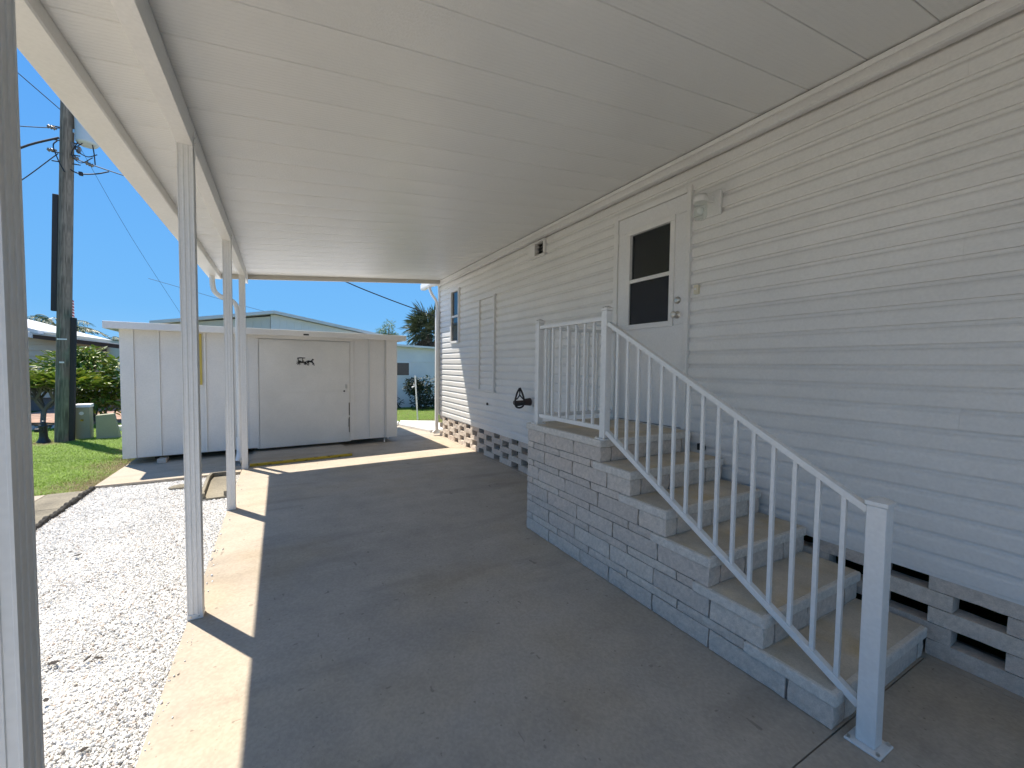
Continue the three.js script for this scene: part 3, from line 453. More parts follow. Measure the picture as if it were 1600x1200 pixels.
// ------------------------------------------------------------ shed
{
  const ang = Math.atan2(0.27, 4.08), L = new THREE.Vector3(-2.045, 0, -8.165);
  const t = thing('storage_shed', 'white metal storage shed with flat roof and wide hinged door', 'shed', [L.x, 0, L.z]); t.rotation.y = ang;
  const Wd = 4.09, y0 = 0.10, y1 = 2.03, D = 2.6;      // local x along the front, front at z 0
  mesh('shell', merge([box(0.012, Wd - 0.012, y0 + 0.004, y1, -D, -0.012)]), M.shed, t);
  // front sheet panels between battens
  const bx = [0.0, 0.155, 0.42, 0.735, 0.99, 1.345, 1.585];
  const pans = [[0.150, 0.425], [0.445, 0.725], [0.745, 0.985], [1.015, 1.335], [1.365, 1.585], [3.27, 3.555], [3.575, 3.85]];
  for (const [a, b] of pans) mesh('sheet_panel', box(a, b, y0 + 0.002, y1 - 0.002, -0.0118, 0.0), M.shed, t);
  for (const [x0, x1, d] of [[-0.01, 0.148, 0.022], [0.427, 0.443, 0.022], [0.727, 0.743, 0.022], [0.987, 1.013, 0.022], [1.337, 1.363, 0.022], [1.587, 1.70, 0.016], [3.215, 3.268, 0.018], [3.557, 3.573, 0.022], [3.852, 3.868, 0.022], [3.88, Wd + 0.01, 0.022]])
    mesh('batten', rbox(x0, x1, y0 + 0.001, y1 - 0.004, -0.011, d, 0.003), M.shedTrim, t);
  mesh('sheet_panel', box(3.8685, 3.8795, y0 + 0.002, y1 - 0.002, -0.0118, 0.0), M.shed, t);
  mesh('header', rbox(1.587, 3.268, 1.965, y1, -0.011, 0.026, 0.003), M.shedTrim, t);
  mesh('bottom_rail', rbox(-0.005, Wd + 0.005, y0 - 0.03, y0, -0.20, -0.16, 0.003), M.shedTrim, t);
  // door
  const d = mesh('door', rbox(1.735, 3.195, 0.085, 1.955, -0.002, 0.030, 0.004), M.shedDoor, t);
  mesh('door_frame', merge([rbox(1.70, 1.728, 0.085, 1.962, -0.005, 0.024, 0.003), rbox(3.198, 3.214, 0.085, 1.962, -0.005, 0.024, 0.003)]), M.shedTrim, t);
  for (const [a, b, e, f] of [[1.765, 3.165, 1.875, 1.925], [1.765, 3.165, 1.035, 1.085], [1.765, 3.165, 0.12, 0.17]]) mesh('door_rail', rbox(a, b, e, f, 0.0305, 0.0345, 0.002), M.shedDoor, d);
  mesh('door_handle', merge([rbox(3.115, 3.145, 1.09, 1.17, 0.0305, 0.045, 0.004), bar([3.13, 1.135, 0.055], [3.13, 1.10, 0.07], 0.02, 0.012)]), M.steel, d);
  mesh('keyhole', fin(cyl(0.016, 0.016, 0.012, 12).rotateX(Math.PI / 2).translate(3.095, 1.04, 0.036)), M.iron, d);
  mesh('weather_strip', merge([rbox(3.176, 3.190, 0.26, 0.55, 0.0305, 0.0335, 0.001), rbox(3.176, 3.192, 0.58, 0.82, 0.0305, 0.0335, 0.001), rbox(3.165, 3.171, 0.36, 0.52, 0.0305, 0.0325, 0.001)]), mat(lin(0.07, 0.065, 0.06), { roughness: 0.9 }), d);
  // horse and buggy silhouette
  {
    const flat = (pts, dd = 0.006) => new THREE.ExtrudeGeometry(shapeOf(pts), { depth: dd, bevelEnabled: false });
    const ring = (x, y, ro, ri, dd = 0.006) => { const s = new THREE.Shape().absarc(x, y, ro, 0, 6.2832, false); const h = new THREE.Path().absarc(x, y, ri, 0, 6.2832, true); s.holes.push(h); return new THREE.ExtrudeGeometry(s, { depth: dd, bevelEnabled: false, curveSegments: 20 }); };
    const strip = (a, b, w, dd = 0.0055) => { const nx = -(b[1] - a[1]), ny = b[0] - a[0], l = Math.hypot(nx, ny); const x = nx / l * w / 2, y = ny / l * w / 2; return flat([[a[0] + x, a[1] + y], [a[0] - x, a[1] - y], [b[0] - x, b[1] - y], [b[0] + x, b[1] + y]], dd); };
    const gs = [];
    gs.push(ring(0.045, 0.045, 0.046, 0.029)); gs.push(ring(0.148, 0.040, 0.040, 0.022));
    for (let k = 0; k < 4; k++) { const a = k * Math.PI / 4 + 0.2; gs.push(strip([0.045 - 0.04 * Math.cos(a), 0.045 - 0.04 * Math.sin(a)], [0.045 + 0.04 * Math.cos(a), 0.045 + 0.04 * Math.sin(a)], 0.008, 0.005 - 0.0003 * k)); gs.push(strip([0.148 - 0.03 * Math.cos(a), 0.038 - 0.03 * Math.sin(a)], [0.148 + 0.03 * Math.cos(a), 0.038 + 0.03 * Math.sin(a)], 0.009, 0.0049 - 0.0003 * k)); }
    gs.push(flat([[0.03, 0.062], [0.05, 0.05], [0.10, 0.044], [0.16, 0.05], [0.165, 0.075], [0.12, 0.07], [0.09, 0.075], [0.06, 0.092], [0.03, 0.09]], 0.0062));
    gs.push(flat([[0.018, 0.122], [0.025, 0.139], [0.075, 0.145], [0.146, 0.141], [0.148, 0.128], [0.075, 0.129]], 0.0064));
    gs.push(strip([0.032, 0.128], [0.036, 0.088], 0.015, 0.0058)); gs.push(strip([0.108, 0.134], [0.104, 0.07], 0.012, 0.0057)); gs.push(flat([[0.10, 0.066], [0.12, 0.096], [0.128, 0.09], [0.118, 0.066]], 0.0059));
    gs.push(strip([0.15, 0.068], [0.27, 0.080], 0.005, 0.0053));
    gs.push(flat([[0.178, 0.088], [0.20, 0.094], [0.235, 0.088], [0.25, 0.100], [0.258, 0.118], [0.272, 0.124], [0.278, 0.118], [0.292, 0.104], [0.286, 0.096], [0.272, 0.102], [0.266, 0.086], [0.268, 0.068], [0.25, 0.056], [0.215, 0.060], [0.195, 0.058], [0.180, 0.066]], 0.0066));
    for (const [a, b, c] of [[[0.188, 0.066], [0.176, 0.04], [0.184, 0.006]], [[0.196, 0.064], [0.206, 0.038], [0.198, 0.004]], [[0.255, 0.064], [0.274, 0.044], [0.266, 0.016]], [[0.262, 0.066], [0.284, 0.036], [0.292, 0.002]]]) { gs.push(strip(a, b, 0.017, 0.0056)); gs.push(strip(b, c, 0.012, 0.0054)); }
    gs.push(flat([[0.180, 0.088], [0.168, 0.084], [0.164, 0.055], [0.172, 0.06], [0.176, 0.078]], 0.0052));
    const e = mesh('buggy_emblem', fin(merge(gs).translate(2.295, 1.51, 0.0305)), M.black, d); e.userData.label = 'black horse and buggy silhouette';
  }
  mesh('name_plate', rbox(2.40, 2.485, 2.038, 2.062, 0.195, 0.203, 0.002), M.black, t);
  // roof with fascia
  const rf = mesh('roof', rbox(-0.135, Wd + 0.13, 2.05, 2.10, -D - 0.15, 0.175, 0.006), M.white, t);
  mesh('fascia', rbox(-0.15, Wd + 0.145, 2.015, 2.118, 0.176, 0.194, 0.004), M.shedTrim, rf);
  for (const x of [-0.150, Wd + 0.131]) mesh('fascia', rbox(x, x + 0.014, 2.015, 2.118, -D - 0.15, 0.1755, 0.004), M.shedTrim, rf);
  mesh('soffit', box(-0.13, Wd + 0.13, 2.0302, 2.049, 0.0235, 0.175), M.white, rf);
  // skids
  for (const z of [-0.42, -1.3, -2.3]) mesh('skid', rbox(0.3, Wd - 0.9, 0.003, 0.0645, z - 0.05, z + 0.05, 0.004), M.soil, t);
  for (const [x, z] of [[3.86, 0.0], [4.02, -0.3]]) mesh('foot_post', rbox(x - 0.012, x + 0.012, 0.002, 0.0645, z - 0.05, z - 0.026, 0.002), M.white, t);
  mesh('yellow_strip', rbox(0.925, 0.962, 1.19, 2.0, 0.024, 0.034, 0.003), mat(lin(0.62, 0.47, 0.10), { map: tex(128, 0.2, (u, v) => { const k = (v * 16) % 1 < 0.12 && u < 0.5 ? 0.45 : 0.95; return [k, k, k]; }), roughness: 0.6 }), t).userData.label = 'yellow ruler-like strip on the front';
  const cb = solo('concrete_block', rbox(-0.055, 0.055, 0.001, 0.063, -0.10, 0.10, 0.006), M.brick[1], 'grey concrete block propping the left corner of the shed', 'block'); cb.position.set(-1.60, 0, -8.22);
}

// ------------------------------------------------------------ utility pole and boxes
{
  const t = thing('utility_pole', 'tall weathered wooden utility pole with green stained foot on the lawn', 'utility pole', [-3.755, -0.1, -11.4]);
  const woodMap = tex(512, 1.0, (u, v) => { const g = fbm(u, v, 60, 151, 3, 5), k = 0.75 + 0.5 * (g - 0.5) + 0.2 * (fbm(u, v, 4, 153, 4) - 0.5); return [k, k * 0.97, k * 0.93]; });
  const g = new THREE.CylinderGeometry(0.095, 0.112, 7.6, 20, 60).translate(0, 3.8, 0); { const p = g.attributes.position, col = new Float32Array(p.count * 3); for (let i = 0; i < p.count; i++) { const y = p.getY(i), x = p.getX(i), z = p.getZ(i), n = vnoise(Math.atan2(z, x) / 6.2832 + 0.5, y / 8, 6, 161, 22); const grn = y < 3.1 && n > 0.34 + 0.12 * y ? 1 : 0; const c = grn ? [0.29, 0.33, 0.26] : [0.42, 0.365, 0.305]; col.set(c, i * 3); } g.setAttribute('color', new THREE.BufferAttribute(col, 3)); }
  const g2 = fin(g); const pole = mesh('pole_shaft', g2, mat(0xffffff, { vertexColors: true, map: woodMap, bumpMap: grain, bumpScale: 0.006, roughness: 0.95 }), t); pole.rotation.z = -0.036;
  const guard = mat(lin(0.035, 0.032, 0.032), { roughness: 0.8 });
  mesh('cable_guard', rbox(0.095, 0.175, 0, 2.5, -0.03, 0.05, 0.015), guard, t).rotation.z = -0.036;
  mesh('cable_guard', rbox(-0.180, -0.095, 2.6, 4.83, -0.03, 0.05, 0.012), guard, t).rotation.z = -0.036;
  // transformer can
  const can = mesh('transformer', fin(new THREE.LatheGeometry([[0, 0], [0.13, 0], [0.16, 0.03], [0.17, 0.05], [0.17, 0.8], [0.18, 0.82], [0.16, 0.87], [0, 0.9]].map(p => new THREE.Vector2(...p)), 28).translate(0.505, 5.86, 0.02)), mat(lin(0.50, 0.54, 0.56), { roughness: 0.45 }), t);
  mesh('bracket', merge([rbox(0.30, 0.34, 6.05, 6.12, -0.03, 0.04), rbox(0.30, 0.34, 6.45, 6.52, -0.03, 0.04)]), M.steel, can);
  const ins = mat(lin(0.20, 0.17, 0.15), { roughness: 0.4 });
  const insul = (x, y, tilt) => { const q = new THREE.LatheGeometry([[0, 0], [0.018, 0], [0.018, 0.02], [0.04, 0.03], [0.018, 0.05], [0.04, 0.07], [0.018, 0.09], [0.04, 0.11], [0.015, 0.13], [0, 0.14]].map(p => new THREE.Vector2(...p)), 12).rotateZ(tilt).translate(x, y, 0.05); mesh('insulator', fin(q), ins, t); };
  insul(0.30, 5.86, 3.3); insul(0.40, 5.80, 3.0); insul(0.26, 5.60, -1.9); insul(0.47, 5.52, -1.9); insul(0.09, 6.05, 1.4); insul(0.08, 5.65, 1.7);
  mesh('cross_bolt', merge([5.45, 5.62, 5.85, 6.1].map(y => bar([0.0, y, 0.03], [0.40, y + 0.01, 0.03], 0.018, 0.018))), M.iron, t);
  const blk = mat(lin(0.02, 0.02, 0.025), { roughness: 0.6 });
  const loop = (pts, r) => mesh('jumper_wire', tube(pts, r, 28, 6), blk, t);
  loop([[0.46, 5.86, 0.1], [0.36, 5.72, 0.12], [0.52, 5.62, 0.1], [0.66, 5.70, 0.08]], 0.009); loop([[0.60, 5.88, 0.1], [0.62, 5.70, 0.1], [0.62, 5.50, 0.06]], 0.010); loop([[0.40, 5.88, 0.1], [0.30, 5.60, 0.1], [0.42, 5.48, 0.1], [0.60, 5.62, 0.1]], 0.008); loop([[0.12, 5.45, 0.06], [0.35, 5.29, 0.06], [0.62, 5.33, 0.06], [0.82, 5.42, 0.06]], 0.012); loop([[0.10, 5.82, 0.08], [0.06, 5.72, 0.12], [0.12, 5.45, 0.12], [0.2, 5.25, 0.12]], 0.010);
  mesh('pole_fitting', rbox(0.38, 0.44, 5.25, 5.32, 0.03, 0.09, 0.01), blk, t);
  mesh('pole_tag', merge([rbox(0.01, 0.15, 2.05, 2.075, 0.106, 0.112, 0.002), rbox(0.03, 0.10, 1.60, 1.63, 0.107, 0.113, 0.002)]), M.white, t);
  const wire = (pts, r, lab) => solo('overhead_wire', tube(pts, r, 40, 5), blk, lab, 'wire', 'overhead wires at the utility pole');
  wire([[-9.0, 11.2, -11.2], [-6.2, 8.7, -11.3], [-4.175, 6.852, -11.4], [-3.55, 6.28, -11.36]], 0.008, 'highest thin overhead wire slanting down to the utility pole from upper left');
  wire([[-9.2, 5.35, -11.0], [-6.5, 5.55, -11.3], [-4.276, 5.868, -11.4], [-3.63, 5.98, -11.36]], 0.008, 'nearly level thin overhead wire reaching the utility pole from the left');
  wire([[-8.0, 3.6, -11.2], [-5.4, 4.75, -11.3], [-4.297, 5.402, -11.4], [-4.02, 5.60, -11.4], [-3.64, 5.80, -11.36]], 0.02, 'thick black overhead cable reaching the utility pole from the left');
  wire([[-8.5, 0.9, -11.2], [-6.3, 2.8, -11.3], [-4.324, 4.736, -11.4], [-3.66, 5.50, -11.36]], 0.009, 'lowest thin overhead wire climbing steeply to the utility pole from the left');
  wire([[-3.33, 5.65, -11.35], [-2.784, 4.273, -11.9], [-1.9, 2.2, -13.5]], 0.003, 'fine wire dropping right from the transformer in front of blue sky');
  wire([[-3.6, 5.50, -11.36], [-3.141, 5.40, -11.4], [-2.712, 5.309, -11.4], [-1.2, 5.0, -11.6], [2, 4.6, -12]], 0.010, 'insulated wire running right from the pole behind the carport gutter');
  wire([[-1.0, 5.3, -14], [1.816, 4.109, -14], [2.9, 3.75, -14], [3.933, 3.45, -14], [5.6, 3.05, -14.3]], 0.018, 'black service cable sagging toward the palm over the shed');
  wire([[-4.6, 4.9, -22], [0, 3.75, -22], [5.5, 2.9, -22]], 0.008, 'faint distant wire across the sky above the far white building');
}
{
  const tan = mat(lin(0.40, 0.37, 0.27), { map: grime, roughness: 0.7 }), tan2 = mat(lin(0.36, 0.36, 0.25), { map: grime, roughness: 0.7 });
  const a = thing('utility_pedestal', 'tall tan utility pedestal standing right beside the utility pole', 'utility box', [-3.50, -0.07, -11.62]);
  mesh('housing', rbox(-0.115, 0.115, 0, 0.68, -0.09, 0.09, 0.012), tan, a);
  mesh('lid', merge([prismX([[-0.10, 0.681], [0.10, 0.681], [0.08, 0.73], [-0.10, 0.745]], -0.122, 0.122)]), M.white, a);
  mesh('round_label', fin(cyl(0.035, 0.035, 0.004, 18).rotateX(Math.PI / 2).translate(-0.01, 0.56, 0.093)), M.white, a);
  mesh('warning_label', rbox(-0.03, 0.02, 0.40, 0.44, 0.0905, 0.0935, 0.001), M.yellow, a);
  const b = thing('utility_pedestal', 'squat olive tan utility box with slanted sides leaning on the lawn', 'utility box', [-3.10, -0.07, -11.5]);
  mesh('cover', prismZ([[-0.17, 0.07], [0.17, 0.07], [0.09, 0.54], [-0.17, 0.52]], -0.11, 0.11), tan2, b);
  mesh('base', rbox(-0.165, 0.185, 0, 0.069, -0.125, 0.125, 0.008), tan2, b); b.rotation.y = 0.12;
  const c = thing('valve_box', 'small white utility box low in the grass beside the shed', 'utility box', [-3.20, -0.07, -12.6]);
  mesh('box_body', rbox(-0.11, 0.11, 0, 0.13, -0.08, 0.08, 0.015), M.white, c); mesh('lid', rbox(-0.12, 0.12, 0.131, 0.155, -0.09, 0.09, 0.01), M.white, c);
  const h = thing('standpipe', 'short blue black standpipe with flared foot left of the utility pole', 'standpipe', [-4.03, -0.07, -11.45]);
  const hm = mat(lin(0.022, 0.025, 0.03), { roughness: 0.4 }); h.scale.set(0.72, 1.05, 0.72);
  mesh('barrel', fin(new THREE.LatheGeometry([[0, 0], [0.16, 0], [0.14, 0.04], [0.10, 0.09], [0.085, 0.14], [0.08, 0.30], [0.095, 0.31], [0.095, 0.34], [0.07, 0.36], [0, 0.36]].map(p => new THREE.Vector2(...p)), 20)), hm, h);
  mesh('cap', fin(new THREE.SphereGeometry(0.07, 16, 10, 0, 6.3, 0, 1.7).translate(0, 0.36, 0)), hm, h);
  mesh('side_outlet', merge([fin(cyl(0.035, 0.035, 0.12, 12).rotateZ(1.57).translate(-0.1, 0.25, 0)), fin(cyl(0.03, 0.03, 0.09, 12).rotateX(1.57).translate(0, 0.25, 0.09))]), hm, h);
  struct('sandy_soil', fin(new THREE.CircleGeometry(0.55, 24).rotateX(-Math.PI / 2).scale(1.3, 1, 0.5).translate(-3.85, -0.062, -11.35)), mat(lin(0.42, 0.34, 0.22), { map: gritCol, bumpMap: grit, bumpScale: 0.02, roughness: 1 }));
}

// ------------------------------------------------------------ vegetation
const leafMat = c => new THREE.MeshPhysicalMaterial({ color: c, roughness: 0.5, transmission: 0.42, thickness: 0, side: THREE.DoubleSide, vertexColors: true });
const leafGeo = (l, w) => { const P = [[0, 0, 0], [l * 0.35, 0.1 * w, w / 2], [l * 0.75, 0.08 * w, w * 0.38], [l, -0.04 * l, 0], [l * 0.75, 0.08 * w, -w * 0.38], [l * 0.35, 0.1 * w, -w / 2], [l * 0.5, -0.12 * w, 0]]; const idx = [0, 1, 6, 1, 2, 6, 2, 3, 6, 3, 4, 6, 4, 5, 6, 5, 0, 6]; const a = []; for (const i of idx) a.push(...P[i]); const g = new THREE.BufferGeometry(); g.setAttribute('position', new THREE.Float32BufferAttribute(a, 3)); g.computeVertexNormals(); return g; };
class Leaves { constructor(proto) { this.p = proto; this.a = []; this.c = []; } add(m, col) { const v = new THREE.Vector3(), p = this.p.attributes.position; for (let i = 0; i < p.count; i++) { v.fromBufferAttribute(p, i).applyMatrix4(m); this.a.push(v.x, v.y, v.z); this.c.push(...col); } } geo() { const g = new THREE.BufferGeometry(); g.setAttribute('position', new THREE.Float32BufferAttribute(this.a, 3)); g.setAttribute('color', new THREE.Float32BufferAttribute(this.c, 3)); g.computeVertexNormals(); return g; } }
const dirM = (pos, az, el, roll, s) => new THREE.Matrix4().compose(new THREE.Vector3(...pos), new THREE.Quaternion().setFromEuler(new THREE.Euler(roll, az, el, 'YZX')), new THREE.Vector3(s, s, s));
const leafWhite = leafMat(0xffffff), bark = mat(lin(0.22, 0.20, 0.175), { bumpMap: grit, bumpScale: 0.006, roughness: 0.95 });
{ // plumeria beside the pole
  const t = thing('plumeria_tree', 'small plumeria tree with grey forked branches and long leaves behind the pole', 'tree', [-5.0, -0.07, -14.2]);
  const r = rng(51), br = [], tips = [];
  const grow = (p, d, len, rad, lv) => {
    const e = [p[0] + d[0] * len, p[1] + d[1] * len, p[2] + d[2] * len], m = p.map((q, i) => (q + e[i]) / 2 + rr(-0.05, 0.05, r) * len);
    const g = new THREE.TubeGeometry(new THREE.QuadraticBezierCurve3(new THREE.Vector3(...p), new THREE.Vector3(...m), new THREE.Vector3(...e)), 4, rad, 6); br.push(fin(g));
    if (lv === 0) { tips.push([e, d]); return; }
    const n = lv > 3 ? 4 : (r() < 0.45 ? 3 : 2), a0 = 6.3 * r();
    for (let k = 0; k < n; k++) { const a = a0 + k * 6.283 / n + rr(-0.4, 0.4, r), sp = rr(0.5, 0.85, r); const v = new THREE.Vector3(d[0] + Math.cos(a) * sp, d[1] * 0.9 + 0.12, d[2] + Math.sin(a) * sp).normalize(); grow(e, [v.x, v.y, v.z], len * rr(0.66, 0.85, r), rad * 0.78, lv - 1); }
  };
  grow([0, 0, 0], [0.05, 1, 0], 0.52, 0.05, 5);
  mesh('trunk', merge(br), bark, t);
  const lv = new Leaves(leafGeo(0.34, 0.10));
  for (const [p, d] of tips) for (let k = 0; k < 14; k++) { const a = k * 2.4 + r(); const kk = rr(0.6, 1.25, r), y = r() < 0.12; lv.add(dirM([p[0], p[1], p[2]], a, rr(-0.35, 0.75, r), rr(-0.4, 0.4, r), rr(0.65, 1.1, r)), y ? [0.5 * kk, 0.5 * kk, 0.08] : [0.26 * kk, 0.36 * kk, 0.045 * kk]); }
  mesh('crown', lv.geo(), leafWhite, t); t.scale.set(1, 0.8, 0.9);
}
function shrub(name, label, pos, blobs, n, leaf, cols, seed, category = 'shrub') {
  const t = thing(name, label, category, pos), r = rng(seed), lv = new Leaves(leafGeo(...leaf)), br = [];
  for (const [bx, by, bz, rx, ry, rz] of blobs) {
    br.push(fin(new THREE.TubeGeometry(new THREE.QuadraticBezierCurve3(new THREE.Vector3(bx * 0.3, 0, bz * 0.3), new THREE.Vector3(bx * 0.5, by * 0.5, bz * 0.5), new THREE.Vector3(bx, by, bz)), 5, 0.022, 5)));
    for (let i = 0; i < n; i++) { const u = rr(-1, 1, r), a = 6.283 * r(), q = Math.pow(r(), 0.42), s = Math.sqrt(1 - u * u), lump = 0.78 + 0.3 * vnoise(a / 6.2832, u * 0.5 + 0.5, 5, seed); const p = [bx + rx * q * lump * s * Math.cos(a), by + ry * q * lump * u, bz + rz * q * lump * s * Math.sin(a)]; if (p[1] < 0.03) continue; const c = cols[Math.floor(r() * cols.length)], k = rr(0.6, 1.3, r); lv.add(dirM(p, a * -1 + rr(-0.9, 0.9, r), rr(-0.9, 0.8, r), rr(-0.8, 0.8, r), rr(0.6, 1.2, r)), c.map(v => v * k)); }
  }
  mesh('stems', merge(br), bark, t); mesh('foliage', lv.geo(), leafWhite, t); return t;
}
const green = [[0.18, 0.28, 0.035], [0.23, 0.33, 0.045], [0.12, 0.20, 0.03], [0.34, 0.40, 0.06]];
shrub('leafy_shrub', 'dense dark green leafy shrub between the utility pole and the shed', [-4.35, -0.07, -15.0], [[-0.5, 1.35, 0, 0.55, 0.62, 0.5], [0.1, 1.15, 0.1, 0.62, 0.72, 0.55], [0.65, 1.15, 0, 0.5, 0.65, 0.5], [0.2, 0.55, 0.2, 0.6, 0.4, 0.5], [-0.2, 1.7, -0.2, 0.4, 0.4, 0.4], [1.1, 1.3, -0.2, 0.5, 0.6, 0.5]], 420, [0.21, 0.075], green, 61);
shrub('leafy_shrub', 'low leafy shrub left of the plumeria beside the cream house', [-6.6, -0.07, -14.8], [[-0.3, 1.2, 0, 0.8, 0.6, 0.5], [0.5, 1.3, -0.2, 0.7, 0.55, 0.5], [0, 0.7, 0, 0.5, 0.4, 0.4]], 420, [0.22, 0.075], green, 63);
shrub('flowering_shrub', 'dark round shrub against the white building seen right of the shed', [4.45, -0.07, -14.6], [[-0.1, 0.75, 0, 0.42, 0.5, 0.4], [0.35, 0.7, 0, 0.42, 0.6, 0.4], [-0.35, 0.85, 0.05, 0.3, 0.35, 0.3], [0.1, 0.25, 0.1, 0.5, 0.3, 0.4]], 330, [0.14, 0.06], [[0.03, 0.055, 0.018], [0.04, 0.075, 0.022], [0.022, 0.04, 0.016], [0.05, 0.055, 0.03]], 65);
shrub('flowering_shrub', 'small dark ground shrub at the foot of the white building', [3.45, -0.07, -15.1], [[0, 0.22, 0, 0.45, 0.24, 0.3], [-0.5, 0.26, 0, 0.35, 0.28, 0.3]], 200, [0.12, 0.05], [[0.03, 0.055, 0.018], [0.04, 0.07, 0.022]], 67);
{ // rocks at the foot of the plumeria bed
  const r = rng(71);
  const g = new THREE.IcosahedronGeometry(1, 1); const p = g.attributes.position, key = {}; for (let i = 0; i < p.count; i++) { const k = [p.getX(i), p.getY(i), p.getZ(i)].map(q => q.toFixed(2)).join(); key[k] ??= 0.75 + 0.4 * r(); p.setXYZ(i, p.getX(i) * key[k], p.getY(i) * key[k], p.getZ(i) * key[k]); } g.computeVertexNormals();
  const im = new THREE.InstancedMesh(g, mat(0xffffff, { roughness: 0.9 }), 260), m = new THREE.Matrix4(), c = new THREE.Color();
  for (let i = 0; i < 260; i++) { const s = rr(0.025, 0.075, r), x = rr(-7.6, -4.2, r); m.compose(new THREE.Vector3(x, -0.06 + s * 0.3, -13.7 + rr(-0.28, 0.28, r) - (x + 5) * 0.15), new THREE.Quaternion().setFromEuler(new THREE.Euler(r() * 6, r() * 6, r() * 6)), new THREE.Vector3(s * 1.3, s * 0.8, s)); im.setMatrixAt(i, m); const k = r() < 0.5 ? rr(0.4, 0.65, r) : rr(0.06, 0.2, r); c.setRGB(k, k * 0.97, k * 0.92); im.setColorAt(i, c); }
  im.name = 'bed_rocks'; im.castShadow = im.receiveShadow = true; im.userData = { label: 'pale and dark rocks edging the bed below the plumeria', category: 'rocks', kind: 'stuff' }; scene.add(im);
  struct('planting_bed', prismY([[-8, -13.2], [-4.0, -13.35], [-4.1, -13.9], [-5.2, -14.9], [-8, -15.4]], -0.09, -0.058), M.soil);
}
// feather palms far left
function featherPalm(name, label, pos, h, n, len, seed) {
  const t = thing(name, label, 'palm tree', pos), r = rng(seed);
  mesh('trunk', fin(new THREE.CylinderGeometry(0.11, 0.16, h, 10, 6).translate(0, h / 2, 0)), bark, t);
  const lf = leafGeo(0.46, 0.05);
  for (let k = 0; k < n; k++) {
    const az = k * 2.4 + rr(-0.2, 0.2, r), up = rr(0.15, 1.15, r), L = len * rr(0.8, 1.1, r), lv = new Leaves(lf); const pts = [];
    for (let q = 0; q <= 18; q++) { const s = q / 18, d = s * L, y = Math.sin(up) * d - 0.32 * d * d / len * 1.5, x = Math.cos(up) * d; pts.push([x * Math.cos(az), h + y, -x * Math.sin(az)]); }
    for (let q = 2; q <= 18; q++) for (const sd of [-1, 1]) { const c = rr(0.7, 1.2, r); lv.add(dirM(pts[q], az + sd * (1.25 - 0.5 * q / 18), -0.55 + rr(-0.2, 0.2, r), 0, (1 - 0.5 * Math.abs(q / 18 - 0.45)) * rr(0.8, 1.1, r)), [0.07 * c, 0.115 * c, 0.045 * c]); }
    const f = mesh('frond', lv.geo(), leafWhite, t); mesh('frond_stem', tube(pts.filter((_, i) => i % 3 === 0), 0.016, 12, 5), mat(lin(0.12, 0.14, 0.05)), f);
  }
}
featherPalm('feather_palm', 'small feathery palm behind the white roof of the cream house', [-9.6, -0.07, -27], 2.9, 12, 1.2, 81);
featherPalm('feather_palm', 'larger feathery palm rising behind the white roof left of the pole', [-8.55, -0.07, -26], 3.0, 15, 1.6, 83);
featherPalm('feather_palm', 'distant feathery palm peeking out at the left end of the shed roof', [-6.6, -0.07, -27], 2.45, 11, 0.95, 85);
{ // fan palm behind the right building
  const t = thing('fan_palm', 'shaggy fan palm with drooping grey dead fronds beyond the white building', 'palm tree', [6.4, -0.07, -20]), r = rng(91);
  mesh('trunk', fin(new THREE.CylinderGeometry(0.2, 0.24, 3.1, 12, 8).translate(0, 1.55, 0)), bark, t);
  const seg = leafGeo(0.95, 0.06);
  for (let k = 0; k < 74; k++) {
    const dead = k > 44, az = k * 2.4 + rr(-0.3, 0.3, r), up = dead ? rr(-1.25, -0.35, r) : rr(-0.55, 1.35, r), L = rr(0.35, 0.95, r); const base = [0, 3.15 + (dead ? -0.15 : 0.1), 0];
    const e = [base[0] + Math.cos(up) * Math.cos(az) * L, base[1] + Math.sin(up) * L, base[2] - Math.cos(up) * Math.sin(az) * L], lv = new Leaves(seg);
    const c0 = dead ? [0.26, 0.22, 0.17] : [0.075, 0.10, 0.04]; const m0 = dirM(e, az, up, rr(-0.5, 0.5, r), 1);
    for (let q = 0; q < 26; q++) { const a = (q / 25 - 0.5) * 3.9, kk = rr(0.6, 1.3, r); const ml = new THREE.Matrix4().compose(new THREE.Vector3(), new THREE.Quaternion().setFromEuler(new THREE.Euler(rr(-0.3, 0.3, r), a, -0.12 - 0.3 * Math.abs(Math.sin(a * 1.3)) + rr(-0.2, 0.1, r), 'YZX')), new THREE.Vector3(1, 1, 1).multiplyScalar(rr(0.75, 1.05, r) * (1 - 0.12 * Math.abs(a)))); lv.add(m0.clone().multiply(ml), c0.map(v => v * kk)); }
    const f = mesh('frond', lv.geo(), leafWhite, t); mesh('frond_stem', tube([base, [(base[0] + e[0]) / 2, (base[1] + e[1]) / 2 + 0.03, (base[2] + e[2]) / 2], e], 0.016, 6, 5), mat(lin(0.14, 0.14, 0.06)), f);
  }
}
{ // pale green tree beyond the shed roof
  const t = shrub('young_tree', 'pale green young tree top showing above the right end of the shed', [3.78, -0.07, -17.2], [[0, 2.75, 0, 0.33, 0.34, 0.3], [0.08, 3.15, 0, 0.24, 0.34, 0.22], [-0.2, 2.9, 0, 0.2, 0.24, 0.2], [0.25, 2.75, 0, 0.2, 0.2, 0.2]], 260, [0.13, 0.022], [[0.17, 0.26, 0.07], [0.13, 0.21, 0.06]], 95, 'tree');
  mesh('trunk', fin(new THREE.CylinderGeometry(0.03, 0.05, 2.6, 8).translate(0, 1.3, 0)), bark, t);
}
